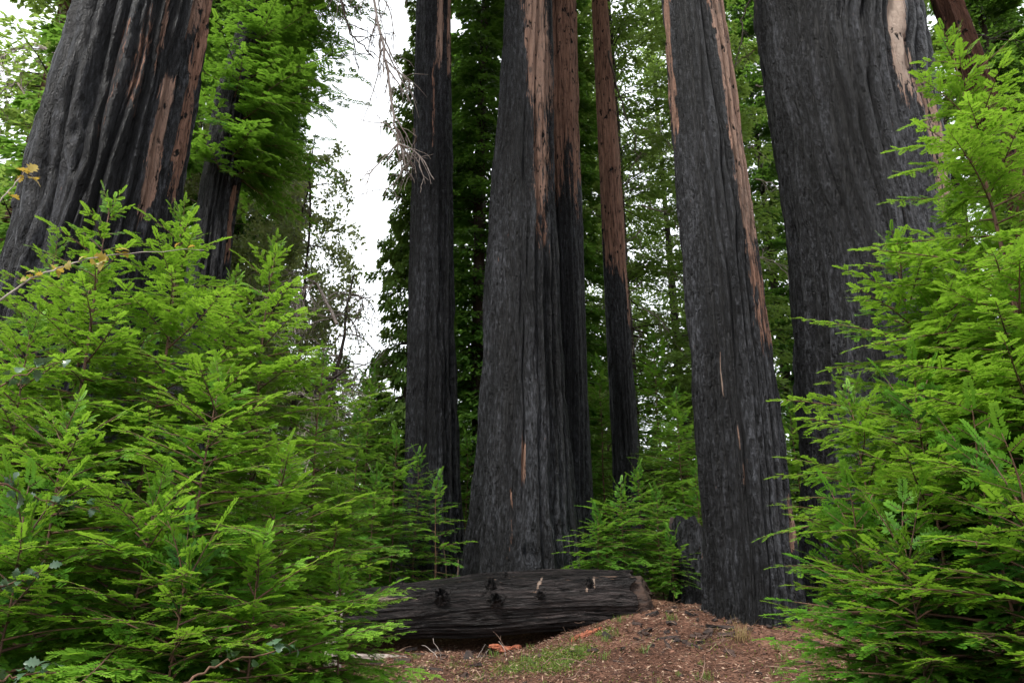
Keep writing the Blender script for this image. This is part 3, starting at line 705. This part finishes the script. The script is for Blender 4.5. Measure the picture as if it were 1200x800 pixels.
# dead drooping branch on the slim charred trunk
rB, axB = TREES['B']; rng = np.random.RandomState(11)
def dead_branch(parent, origin, pix, Y, seed, mat='wood_pale', r0=0.05, twigs=26, tl=1.1, grav=0.12, name='dead_branch', depth=1):
    """branch whose main stem runs through the picture points pix at distance Y; origin = parent location"""
    rng = np.random.RandomState(seed)
    P = np.array([at(a, b, Y + 0.5 * math.sin(i * 1.3)) for i, (a, b) in enumerate(pix)]) - np.array(origin)
    t = np.linspace(0, len(P) - 1, len(P) * 5); Pi = np.stack([np.interp(t, np.arange(len(P)), P[:, k]) for k in range(3)], 1) + rng.normal(0, 0.025, (len(t), 3))
    lines = [(Pi, r0, r0 * 0.25)]; tips = []
    for k in range(twigs):
        i = rng.randint(2, len(Pi) - 1); d = Pi[min(i + 1, len(Pi) - 1)] - Pi[i]; d /= np.linalg.norm(d) + 1e-6
        twig_tree(Pi[i], d + rng.normal(0, 0.6, 3), tl * rng.uniform(0.4, 1.3), depth, rng, lines, tips, r0 * 0.32, 0.15, grav, 0.5)
    V, F = tubes(lines, 4, False)
    return link(name, mesh_data(name, V, F, [M[mat]]), parent)
dead_branch(rB, rB.location, [(505, -70), (470, -60), (435, -15), (450, 60), (462, 140), (470, 200)], 18.0, 21, r0=0.085, twigs=44, tl=1.7)
dead_branch(rB, rB.location, [(500, -75), (440, -60), (395, -20), (410, 40), (440, 70)], 18.4, 22, mat='wood_dark', r0=0.07, twigs=30, tl=1.6)
dead_branch(rB, rB.location, [(484, 150), (488, 172), (470, 205), (452, 225)], 18.3, 23, r0=0.045, twigs=10, tl=0.8)
rD, _ = TREES['D']
dead_branch(rD, rD.location, [(712, 60), (722, 100), (735, 140), (745, 160), (747, 188)], 21.2, 24, mat='wood_dark', r0=0.04, twigs=6, tl=0.8)
rF, _ = TREES['F']
dead_branch(rF, rF.location, [(884, -30), (872, 20), (868, 55), (858, 82)], 14.5, 25, mat='wood_dark', r0=0.03, twigs=5, tl=0.5)
rG, _ = TREES['G']
dead_branch(rG, rG.location, [(1130, 36), (1160, 45), (1200, 50), (1230, 48)], 19.6, 26, mat='wood_dark', r0=0.04, twigs=10, tl=0.9, grav=0.02)
rA3, _ = TREES['A3']
dead_branch(rA3, rA3.location, [(75, 70), (40, 50), (10, 60), (-20, 90)], 19.5, 27, r0=0.06, twigs=22, tl=1.7)
dead_branch(rA3, rA3.location, [(50, 150), (20, 95), (0, 110), (-25, 140)], 19.5, 28, r0=0.05, twigs=22, tl=1.7)

def dead_limb(tree, pix, Y, seed, **kw):
    o = dead_branch(tree, (0, 0, 0), pix, Y, seed, **kw)          # points in world space: undo the tree's own turn
    o.matrix_parent_inverse = (Matrix.Translation(tree.location) @ Matrix.Rotation(tree.rotation_euler.z, 4, 'Z')).inverted()
dead_limb(rGrey, [(395, 470), (350, 462), (372, 448), (395, 440), (410, 428)], 20.5, 31, mat='wood_dark', r0=0.09, twigs=8, tl=0.8, grav=0.0)
dead_limb(rGrey, [(395, 380), (370, 330), (352, 345), (345, 390)], 20.5, 32, r0=0.06, twigs=30, tl=1.2)
for k, (a, b) in enumerate([(150, 25), (240, 38), (300, 30), (360, 20)]):
    dead_limb(rOpen, [(752, a), (752 + b, a + 12), (752 + 2 * b, a + 40)], 28.5, 40 + k, r0=0.05, twigs=10, tl=1.3, grav=0.05)
    dead_limb(rOpen, [(752, a + 30), (752 - b * 0.5, a + 45), (752 - b * 0.8, a + 75)], 28.0, 50 + k, r0=0.045, twigs=8, tl=1.2, grav=0.05)
for k, a in enumerate((60, 170, 260)):
    dead_limb(rPale, [(885, a), (870, a + 8), (850, a + 30)], 27.5, 60 + k, r0=0.045, twigs=9, tl=1.2, grav=0.05)
    dead_limb(rPale, [(885, a + 40), (905, a + 45), (925, a + 62)], 27.5, 70 + k, r0=0.045, twigs=9, tl=1.2, grav=0.05)

# ------------------------------------------------------------------ fallen log
def build_log():
    A = np.array([-3.3, 14.25, 0.60]); B = np.array([2.42, 14.35, 0.90])
    r = thing('fallen_log', 'charred fallen redwood log with broken knots lying across the clearing', 'log', tuple(A * 0.5 + B * 0.5))
    ns, nth = 260, 240
    s = np.linspace(0, 1, ns); th = np.arange(nth) * 2 * np.pi / nth
    S, TH = np.meshgrid(s, th, indexing='ij'); n0 = TH / (2 * np.pi)
    Lx = np.linalg.norm(B - A); X = S * Lx
    rad = np.interp(S, [0, 0.2, 0.45, 0.75, 1], [0.50, 0.53, 0.63, 0.62, 0.57])
    warp = 0.014 * vn(n0 * 8, X * 0.5 + 9, 31, 8) + 0.008 * vn(n0 * 16, X * 1.3, 32, 16)
    nn = n0 + warp
    d = 0.03 * vn(n0 * 6, X * 0.4, 33, 6) - 0.045 * np.exp(-(vn(nn * 26, X * 0.22, 34, 26) / 0.14) ** 2) - 0.03 * np.exp(-(vn(nn * 60, X * 0.35, 35, 60) / 0.2) ** 2)
    d += 0.010 * vn(nn * 90, X * 1.4, 36, 90) + 0.006 * vn(nn * 120, X * 5, 37, 120)
    # th: 0 = toward the camera, pi/2 = up ; rotten hollow underside towards the right end
    under = np.exp(-((np.abs(((TH + np.pi / 2 + 0.25 + np.pi) % (2 * np.pi)) - np.pi)) / 0.75) ** 4)
    d -= under * (0.10 + 0.22 * sstep(0.45, 0.95, S)) * (1 + 0.4 * vn(n0 * 30, X * 0.8, 38, 30))
    knots = [(517, 700, 0.11), (575, 687, 0.075), (581, 703, 0.095), (592, 677, 0.05), (633, 698, 0.06), (690, 684, 0.06), (469, 686, 0.07)]
    KS = []
    for px, py, kr in knots:
        # meet the log's front surface
        best = None
        for Yt in np.linspace(13.4, 14.6, 60):
            p = at(px, py, Yt); q = (p - A) @ (B - A) / Lx ** 2; c = A + (B - A) * q; rr = np.interp(q, [0, 0.2, 0.45, 0.75, 1], [0.50, 0.53, 0.63, 0.62, 0.57])
            if np.linalg.norm(p - c) <= rr: best = (p, q, p - c); break
        if best is None: p = at(px, py, 14.3); q = (p - A) @ (B - A) / Lx ** 2; c = A + (B - A) * q; best = (c + np.array([0, -0.1, 0.55]), q, np.array([0, -0.1, 0.55]))
        KS.append((best, kr))
        (p, q, rv) = best; tk = math.atan2(rv[2], -rv[1])
        dist = np.hypot((S - q) * Lx, (((TH - tk + np.pi) % (2 * np.pi)) - np.pi) * 0.6)
        d += 0.05 * np.exp(-(dist / (kr * 1.9)) ** 2) - 0.03 * np.exp(-((dist - kr * 1.7) / 0.02) ** 2)
    jag = (0.16 * vn(n0 * 9, 0 * X + 3.3, 39, 9) + 0.08 * vn(n0 * 30, 0 * X + 3.3, 40, 30)) * sstep(0.9, 1, S)
    jag -= 0.25 * sstep(0.92, 1, S) * np.exp(-((TH - 0.6) / 0.35) ** 2)
    RR = rad + d
    ax = (B - A) / Lx; zc = 0.06 * np.sin(np.pi * S)
    P = np.stack([A[0] + ax[0] * (X + jag), A[1] + ax[1] * X - RR * np.cos(TH), A[2] + ax[2] * X + zc + RR * np.sin(TH)], -1)
    br = np.zeros_like(S); pa = np.zeros_like(S)
    def scar(px, py, wx, wt, st, p_=0.5, slope=0.0):
        p = at(px, py, 13.75); q = (p[0] - A[0]) / (B[0] - A[0]); c = A + (B - A) * q
        tk = math.asin(np.clip((p[2] - c[2] - 0.06 * math.sin(math.pi * q)) / 0.62, -0.98, 0.98))
        dd = np.exp(-((X - q * Lx - slope * (TH - tk)) / wx) ** 2 - ((TH - tk) / wt) ** 2)
        np.maximum(br, st * dd, out=br); np.maximum(pa, p_ * dd, out=pa)
    scar(633, 681, 0.03, 0.26, 1.0, 0.9, 0.25); scar(697, 680, 0.025, 0.22, 0.95, 0.9); scar(688, 690, 0.02, 0.08, 0.9, 0.8)
    scar(536, 688, 0.5, 0.07, 0.5, 0.6); scar(480, 698, 0.35, 0.12, 0.5, 0.9); scar(450, 700, 0.3, 0.3, 0.5, 0.8); scar(560, 678, 1.6, 0.25, 0.42, 0.2)
    scar(700, 676, 1.2, 0.2, 0.36, 0.1)
    V = (P - np.array(r.location)).reshape(-1, 3)
    i = np.arange(ns - 1)[:, None] * nth; j = np.arange(nth)[None, :]; k = (j + 1) % nth
    q4 = np.stack([i + j, i + nth + j, i + nth + k, i + k], -1).reshape(-1, 4)
    # inner wall of the broken shell
    rim = (P[-1] - np.array(r.location)); cen = rim.mean(0); inner = []
    for kk, (f, dx) in enumerate([(0.90, -0.02), (0.86, -0.5), (0.1, -0.75)]):
        rr_ = cen + (rim - cen) * f; rr_[:, 0] += dx; inner.append(rr_)
    n0_ = len(V); V = np.concatenate([V] + inner); att0 = np.zeros(nth * 3)
    q5 = []
    prev = (ns - 1) * nth
    for kk in range(3):
        cur = n0_ + kk * nth; q5.append(np.stack([prev + np.arange(nth), cur + np.arange(nth), cur + (np.arange(nth) + 1) % nth, prev + (np.arange(nth) + 1) % nth], -1)); prev = cur
    # left end closed
    capf = np.stack([np.zeros(nth - 2, int), np.arange(1, nth - 1), np.arange(2, nth)], -1)
    body = link('log_body', mesh_data('log_body', V, [q4, np.concatenate(q5), capf], [M['log'], M['wood_core']],
        {'brown': np.concatenate([br.ravel(), att0]), 'pale': np.concatenate([pa.ravel(), att0])}, mi=[0, 1, 1]), r)
    for n_, ((p, q, rv), kr) in enumerate(KS):
        rng = np.random.RandomState(100 + n_); a = 16; dirv = Vector(rv).normalized()
        prof = [(1.5, -0.05), (1.15, 0.03), (0.95, 0.09), (0.85, 0.16), (0.55, 0.10), (0.2, 0.02)]
        pts = []
        for (f, h) in prof:
            t = np.arange(a) * 2 * np.pi / a; rr = kr * f * (1 + 0.22 * rng.randn(a)); hh = h * kr / 0.08 + 0.25 * kr * rng.randn(a) * (h > 0.05)
            pts.append(np.stack([rr * np.cos(t) * 1.15, rr * np.sin(t), hh], 1))
        V = np.concatenate(pts); n = len(prof); i = np.arange(n - 1)[:, None] * a; j = np.arange(a)[None, :]; k = (j + 1) % a
        q = np.stack([i + j, i + k, i + a + k, i + a + j], -1).reshape(-1, 4); e = (n - 1) * a
        cf = np.stack([np.full(a - 2, e), e + np.arange(1, a - 1), e + np.arange(2, a)], -1)
        kn = link('knot', mesh_data('knot', V, [q, cf], [M['log']], {'brown': 0.2 * rng.rand(len(V)), 'pale': np.zeros(len(V))}, smooth=False), r, tuple(Vector(p) - r.location), dirv.to_track_quat('Z', 'Y').to_euler())
    # rotten heartwood standing out of the broken end
    ns2, a = 24, 60; t = np.arange(a) * 2 * np.pi / a; s2 = np.linspace(-0.8, 0.27, ns2); S2, T2 = np.meshgrid(s2, t, indexing='ij')
    rr = 0.52 + 0.05 * vn(T2 / 6.283 * 9, S2 * 2 + 5, 41, 9) - 0.05 * np.exp(-(vn(T2 / 6.283 * 24, S2 * 0.8, 42, 24) / 0.2) ** 2)
    rr = rr * (1 - 0.25 * sstep(0.15, 0.27, S2)); xx = S2 + 0.10 * vn(T2 / 6.283 * 7, 0 * S2 + 2.2, 43, 7) * sstep(0, 0.27, S2)
    c = B - np.array(r.location); V = np.stack([c[0] + xx, c[1] + 0.08 - rr * np.cos(T2), c[2] - 0.05 + rr * np.sin(T2)], -1).reshape(-1, 3)
    i = np.arange(ns2 - 1)[:, None] * a; j = np.arange(a)[None, :]; k = (j + 1) % a
    q = np.stack([i + j, i + a + j, i + a + k, i + k], -1).reshape(-1, 4); e = (ns2 - 1) * a
    rgh = np.random.RandomState(8); rim = V[e:e + a]; cen = rim.mean(0); rings = [cen + (rim - cen) * f + np.stack([rgh.normal(-0.05, 0.06, a), rgh.normal(0, 0.015, a), rgh.normal(0, 0.015, a)], 1) for f in (0.85, 0.7, 0.55, 0.4, 0.25, 0.1)]
    V = np.concatenate([V] + rings); prev = e; cq = []
    for kk in range(6):
        cur = ns2 * a + kk * a; jj = np.arange(a); cq.append(np.stack([prev + jj, cur + jj, cur + (jj + 1) % a, prev + (jj + 1) % a], -1)); prev = cur
    cf = np.concatenate(cq)
    link('heartwood', mesh_data('heartwood', V, [q, cf], [M['wood_core']], smooth=False), r)
build_log()

# charred stump between shrub and leaning trunk
def build_stump():
    p = at(812, 690, 15.6); x = p[0]; zg = float(ground_z(x, 15.6)); r = thing('charred_stump', 'low charred stump between the shrub and the leaning orange-streaked trunk', 'stump', (x, 15.6, zg))
    ztop = at(812, 618, 15.6)[2] - zg; nz, a = 40, 90
    t = np.arange(a) * 2 * np.pi / a; s = np.linspace(0, 1, nz); S, T = np.meshgrid(s, t, indexing='ij'); n0 = T / 6.2832
    h = (ztop + 0.22 * vn(n0 * 8, 0 * S + 2, 44, 8) + 0.1 * vn(n0 * 30, 0 * S, 45, 30)); Z = -0.3 + (h + 0.3) * S
    rr = 0.42 * (1 + 0.35 * np.exp(-Z / 0.4)) + 0.05 * vn(n0 * 8, Z, 46, 8) - 0.05 * np.exp(-(vn(n0 * 20, Z * 0.4, 47, 20) / 0.2) ** 2)
    V = np.stack([rr * np.cos(T), rr * np.sin(T), Z], -1).reshape(-1, 3)
    i = np.arange(nz - 1)[:, None] * a; j = np.arange(a)[None, :]; k = (j + 1) % a
    q = np.stack([i + j, i + k, i + a + k, i + a + j], -1).reshape(-1, 4)
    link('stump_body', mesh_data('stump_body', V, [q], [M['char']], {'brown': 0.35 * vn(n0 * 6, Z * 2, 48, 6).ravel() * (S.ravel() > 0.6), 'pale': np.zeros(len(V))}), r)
    e = (nz - 1) * a; rim = V[e:]; in1 = rim * [0.8, 0.8, 1] - [0, 0, 0.05]; in2 = rim * [0.5, 0.5, 0.75]; V2 = np.concatenate([rim, in1, in2, [[0, 0, 0.5 * ztop]]])
    j = np.arange(a); k = (j + 1) % a
    q = np.concatenate([np.stack([j, k, a + k, a + j], -1), np.stack([a + j, a + k, 2 * a + k, 2 * a + j], -1)]); tr = np.stack([2 * a + j, 2 * a + k, np.full(a, 3 * a)], -1)
    link('hollow_top', mesh_data('hollow_top', V2, [q, tr], [M['wood_core']]), r)
build_stump()

# ------------------------------------------------------------------ ground litter
rng = np.random.RandomState(77)
def gpts(n, x0, x1, y0, y1):
    x = rng.uniform(x0, x1, n); y = rng.uniform(y0, y1, n); return x, y
# needle litter: uncountable slivers
n = 42000; x, y = gpts(n, -3.2, 6.0, 8.6, 15.0); z = ground_z(x, y) + 0.012
a = rng.rand(n) * 6.28; l = rng.uniform(0.03, 0.15, n) * rng.uniform(0.5, 1, n); wd = rng.uniform(0.003, 0.011, n)
D = np.stack([np.cos(a), np.sin(a), rng.normal(0, 0.25, n)], 1); W = np.stack([-np.sin(a), np.cos(a), rng.normal(0, 0.5, n)], 1)
P = np.stack([x, y, z], 1); q = np.stack([P, P + D * l[:, None] * .5 + W * wd[:, None], P + D * l[:, None], P + D * l[:, None] * .5 - W * wd[:, None]], 1)
M['litter'] = leaf_material('dry_needles', (0.03, 0.013, 0.009), (0.17, 0.075, 0.045), (0.42, 0.31, 0.22), trans=0.05, rough=0.8, scale=1.0)
o = link('needle_litter', mesh_data('needle_litter', q.reshape(-1, 3), [np.arange(4 * n).reshape(-1, 4)], [M['litter']], {'age': np.repeat(rng.rand(n) ** 1.6 * 1.2, 4)}, smooth=False))
tag(o, 'dry red-brown needle litter strewn over the clearing floor', 'litter', kind='stuff')
# moss
x, y = gpts(60000, -2.5, 5.5, 9.5, 14.0); m_ = moss_at(x, y) + 0.25 * rng.randn(len(x)); sel = m_ > 0.62; x, y = x[sel], y[sel]; n = len(x)
P = np.stack([x, y, ground_z(x, y)], 1); D = rng.normal(0, 0.5, (n, 3)); D[:, 2] = 1; W = rng.normal(0, 1, (n, 3)); W[:, 2] = 0; W /= np.linalg.norm(W, axis=1)[:, None]
l = rng.uniform(0.015, 0.05, (n, 1)); q = np.stack([P - W * 0.008, P + W * 0.008, P + D * l], 1)
M['moss'] = leaf_material('moss_blades', (0.04, 0.07, 0.010), (0.11, 0.18, 0.02), (0.22, 0.29, 0.04), scale=3.0)
o = link('moss', mesh_data('moss', q.reshape(-1, 3), [np.arange(3 * n).reshape(-1, 3)], [M['moss']], {'age': np.repeat(rng.rand(n), 3)}, smooth=False))
tag(o, 'bright green moss and tiny grass on the slope before the log', 'moss', kind='stuff')
# twigs
tw = []
for i in range(8):
    lines = [(wander((0, 0, 0), (1, 0, 0.02), 0.35 + 0.12 * (i % 4), 7, rng, 0.14), 0.007, 0.003)]
    b = lines[0][0][4]; lines.append((wander(b, (0.7, 0.6 * (-1) ** i, 0.15), 0.16, 4, rng, 0.15), 0.004, 0.002))
    V, F = tubes(lines, 4); tw.append(mesh_data('fallen_twig', V, F, [M['litter_twig']]))
for i in range(90):
    x, y = rng.uniform(-2.6, 5.2), rng.uniform(9.2, 14.2)
    o = link('fallen_twig', tw[i % 8], None, (x, y, float(ground_z(x, y)) + 0.02), (rng.normal(0, .1), rng.normal(0, .12), rng.rand() * 6.28), rng.uniform(0.5, 1.3))
    tag(o, 'short dry twig lying on the red-brown duff before the log', 'twig', 'dry twigs on the clearing floor')
# bark chips
ch = []
for i in range(8):
    V = np.array([(sx, sy, sz) for sz in (-1, 1) for sx, sy in ((-1, -.6), (-.3, -1), (.8, -.8), (1, .3), (.2, 1), (-.9, .6))], float)
    V *= np.array([0.075, 0.032, 0.014]) * (0.6 + rng.rand(3)); V += rng.normal(0, 0.008, V.shape)
    F = [np.array([[k, (k + 1) % 6, 6 + (k + 1) % 6, 6 + k] for k in range(6)]), np.array([[0, 5, 4, 3], [0, 3, 2, 1], [6, 7, 8, 9], [6, 9, 10, 11]])]
    ch.append(mesh_data('bark_chip', V, F, [M['chip']], smooth=False))
for i in range(150):
    x, y = rng.uniform(-2.4, 5.2), rng.uniform(9.2, 14.2)
    if i < 60: x = rng.normal(3.2, 0.9); y = rng.normal(12.7, 0.5)
    o = link('bark_chip', ch[i % 8], None, (x, y, float(ground_z(x, y)) + 0.012), (rng.normal(0, .25), rng.normal(0, .25), rng.rand() * 6.28), rng.uniform(0.5, 1.6))
    tag(o, 'dark charred bark chip lying on the duff before the log', 'bark chip', 'bark chips on the clearing floor')

def chunk_mesh(name, sz, mat, seed):
    rg = np.random.RandomState(seed); a, n = 12, 7
    s = np.linspace(-1, 1, n); t = np.arange(a) * 2 * np.pi / a; S, T = np.meshgrid(s, t, indexing='ij')
    rr = np.sqrt(np.clip(1 - S ** 2, 0.05, 1)) * (1 + 0.25 * rg.randn(n, a)); V = np.stack([S * sz[0] + 0.15 * sz[0] * rg.randn(n, a), rr * np.cos(T) * sz[1], rr * np.sin(T) * sz[2]], -1).reshape(-1, 3)
    i = np.arange(n - 1)[:, None] * a; j = np.arange(a)[None, :]; k = (j + 1) % a
    q = np.stack([i + j, i + a + j, i + a + k, i + k], -1).reshape(-1, 4); e = (n - 1) * a
    return mesh_data(name, V, [q, np.stack([np.zeros(a - 2, int), np.arange(1, a - 1), np.arange(2, a)], -1), np.stack([np.full(a - 2, e), e + np.arange(1, a - 1), e + np.arange(2, a)], -1)], [M[mat]], smooth=False)
def gpix(px, py):
    d = ray(px, py)
    for t in np.linspace(5, 30, 2500):
        p = np.array([0, 0, CAMZ]) + d * t
        if p[2] <= ground_z(p[0], p[1]): return p
    return p
for i, (px, py, s) in enumerate([(680, 748, 0.17), (689, 744, 0.13), (697, 741, 0.10), (672, 752, 0.10), (704, 738, 0.07)]):
    p = gpix(px, py); o = link('rotten_wood_chunk', chunk_mesh('rotten_wood_chunk', (s * 0.8, s * 0.4, s * 0.35), 'wood_rot', i), None, (p[0], p[1], p[2] + 0.03), (0, -0.3, 0.4 * i))
    tag(o, 'crumbling bright red rotten wood chunk in the heap below the log', 'wood chunk', 'red rotten wood heap')
for i, (px, py, s) in enumerate([(590, 760, 0.16), (580, 757, 0.12), (605, 758, 0.12)]):
    o = link('rotten_wood_chunk', chunk_mesh('rotten_wood_chunk', (s, s * 0.4, s * 0.35), 'wood_rot', 20 + i), None, tuple(at(px, py, 13.9)), (0, 0, 0.4 * i))
    tag(o, 'dull red rotten wood chunk in the dark gap under the log', 'wood chunk', 'rotten wood under the log')
p = gpix(448, 771); o = link('bare_plank', chunk_mesh('bare_plank', (0.62, 0.07, 0.035), 'wood_pale', 31), None, (p[0] - 0.2, p[1], p[2] + 0.04), (0.3, 0.03, 0.1))
tag(o, 'bleached grey splinter of wood lying before the left log end', 'wood splinter')
for i, (px, py) in enumerate([(393, 705), (401, 700), (387, 715)]):
    q_ = at(px, py, 12.2); zg = float(ground_z(q_[0], 12.2))
    V, F = tubes([(np.array([[0, 0, -0.1], [0.02, 0, 0.4], [0.0, 0.02, 0.75], [0.03, 0, q_[2] - zg + 0.3]]), 0.07, 0.015)], 7)
    o = link('broken_snag', mesh_data('broken_snag', V, F, [M['wood_pale']], smooth=False), None, (q_[0], 12.2, zg)); tag(o, 'pale splintered snag sticking up at the left end of the log', 'snag', 'splintered snags by the log')

# grass tufts
M['grass_dry'] = leaf_material('dry_grass', (0.16, 0.11, 0.05), (0.26, 0.19, 0.09), (0.34, 0.27, 0.13), scale=5)
M['grass'] = leaf_material('green_grass', (0.05, 0.09, 0.015), (0.10, 0.16, 0.03), (0.17, 0.24, 0.05), scale=5)
def tuft_mesh(nb, h, mat, seed, sp=0.06):
    rg = np.random.RandomState(seed); V, F, A = [], [], []
    for i in range(nb):
        b = np.array([rg.normal(0, sp), rg.normal(0, sp), 0]); d = np.array([rg.normal(0, .25), rg.normal(0, .25), 1]); hh = h * rg.uniform(0.5, 1.1); wv = np.array([rg.normal(), rg.normal(), 0]); wv *= 0.005 / np.linalg.norm(wv)
        m1 = b + d * hh * 0.5; tp = b + d * hh + np.array([d[0], d[1], -0.2]) * hh * 0.3; k = len(V)
        V += [b - wv, b + wv, m1 + wv, m1 - wv, tp]; F.append((k, k + 1, k + 2, k + 3)); A += [0.2, .2, .6, .6, 1]
    T = np.array([(f[3], f[2], f[0] + 4) for f in F])
    return mesh_data('grass_tuft', np.array(V), [np.array(F), T], [M[mat]], {'age': np.array(A)}, smooth=False)
t_dry = [tuft_mesh(26, 0.42, 'grass_dry', i) for i in range(2)]; t_gr = [tuft_mesh(22, 0.16, 'grass', 5 + i) for i in range(3)]
for i, (px, py, s) in enumerate([(868, 752, 1.0), (873, 750, 0.8)]):
    p = gpix(px, py); o = link('grass_tuft', t_dry[i % 2], None, tuple(p), (0, 0, i), s); tag(o, 'straw coloured dry grass tuft at the foot of the leaning trunk', 'grass tuft', 'dry grass by the trunk')
for i in range(46):
    x, y = rng.uniform(-2.4, 4.8), rng.uniform(9.8, 13.4)
    o = link('grass_tuft', t_gr[i % 3], None, (x, y, float(ground_z(x, y))), (0, 0, rng.rand() * 6.28), rng.uniform(0.4, 1.1)); tag(o, 'small green grass tuft sprouting from the duff of the clearing', 'grass tuft', 'green grass tufts of the clearing')
# bare stalks by the log
for i, (px, py, hpx) in enumerate([(508, 690, 45), (523, 690, 55), (533, 690, 35)]):
    b = at(px, py, 13.2 + 2.2); tp = at(px + 4 * (-1) ** i, py - hpx, 15.4)
    V, F = tubes([(np.array([b - [0, 0, 1.0], b, (b + tp) / 2 + [0.03, 0, 0], tp]) - b, 0.016, 0.006)], 5)
    o = link('dead_stalk', mesh_data('dead_stalk', V, F, [M['litter_twig']]), None, tuple(b)); tag(o, 'thin dead stalk rising behind the log by the small seedling', 'stalk', 'dead stalks behind the log')
for i in range(9):
    px = rng.uniform(430, 600); p = gpix(px, rng.uniform(758, 772)); V, F = tubes([(wander((0, 0, -0.05), (rng.normal(0, .5), -0.3, 1), rng.uniform(0.25, 0.55), 6, rng, 0.3, 0.05), 0.009, 0.003)], 4)
    o = link('dead_stalk', mesh_data('dead_stalk', V, F, [M['wood_pale']]), None, tuple(p)); tag(o, 'bent dead stalk standing before the dark underside of the log', 'stalk', 'dead stalks before the log')

# ------------------------------------------------------------------ broadleaf sprigs over the left thicket
def leaf_mesh(name, mat, seed, lob=0.0):
    rg = np.random.RandomState(seed); n = 9; t = np.linspace(0, 1, n); wv = 0.32 * np.sin(np.pi * t ** 0.8) + 0.02
    wv *= 1 + lob * np.where(np.arange(n) % 2, 0.5, -0.45)
    c = np.stack([t, np.zeros(n), 0.12 * np.sin(3 * t)], 1); l = c + np.stack([0 * t, wv, 0.25 * wv], 1); r = c + np.stack([0 * t, -wv, 0.25 * wv], 1)
    V = np.concatenate([c, l, r]); i = np.arange(n - 1)
    F = np.concatenate([np.stack([i, i + 1, n + i + 1, n + i], -1), np.stack([i, 2 * n + i, 2 * n + i + 1, i + 1], -1)])
    return mesh_data(name, V, [F], [M[mat]], {'age': np.clip(0.3 + 0.5 * rg.rand(len(V)), 0, 1)})
oak = [leaf_mesh('leaf', 'leaf_oak', i, 0.6) for i in range(3)]; aut = [leaf_mesh('leaf', 'leaf_autumn', 5 + i, 0.7) for i in range(2)]
def sprig(label, pix, Y, nl, size, lib, seed, group, mat='wood_green', r0=0.007):
    rg = np.random.RandomState(seed); P = np.array([at(a, b, Y + 0.15 * i) for i, (a, b) in enumerate(pix)])
    r = thing('leafy_sprig', label, 'branch', tuple(P[0]), 0, group); P = P - P[0]
    t = np.linspace(0, len(P) - 1, len(P) * 6); Pi = np.stack([np.interp(t, np.arange(len(P)), P[:, k]) for k in range(3)], 1) + rg.normal(0, 0.006, (len(t), 3))
    V, F = tubes([(Pi, r0, r0 * 0.3)], 5); link('stem', mesh_data('stem', V, F, [M[mat]]), r)
    for i in range(nl):
        k = rg.randint(len(Pi) // 4, len(Pi)); p = Pi[k] + rg.normal(0, 0.02, 3)
        link('leaf', lib[i % len(lib)], r, tuple(p), (rg.normal(0, .7), rg.normal(0, .6), rg.rand() * 6.28), size * rg.uniform(0.6, 1.2))
    return r
OG = 'grey-green oak sprigs over the left thicket'
sprig('grey-green oak sprig with glossy leaves spreading over the low left thicket', [(-40, 545), (10, 570), (60, 590), (120, 600)], 3.4, 26, 0.075, oak, 1, OG)
sprig('grey-green oak sprig drooping below the glossy leafy one', [(-40, 700), (20, 680), (70, 660)], 3.3, 16, 0.065, oak, 2, OG)
sprig('oak sprig with a few grey-green leaves against the charred bark', [(-30, 470), (20, 440), (70, 425)], 3.6, 16, 0.065, oak, 3, OG)
sprig('low reddish oak sprig with curled leaves at the foot of the left thicket', [(215, 800), (260, 775), (320, 765), (345, 750)], 3.4, 22, 0.06, oak, 4, OG)
sprig('low oak sprig with grey leaves in the bottom corner of the left thicket', [(-20, 800), (30, 790), (70, 785)], 3.2, 16, 0.06, oak, 5, OG)
sprig('long arching bare twig with yellowing leaves crossing the huge streaked trunk', [(-40, 380), (30, 330), (90, 306), (150, 296), (240, 292)], 4.2, 20, 0.085, aut, 6, None, 'wood_pale', 0.008)
sprig('hanging sprig with few yellow leaves beside the thin red-brown trunk', [(-20, 260), (10, 225), (30, 200), (45, 212)], 6.0, 8, 0.13, aut, 7, None, 'wood_pale', 0.008)
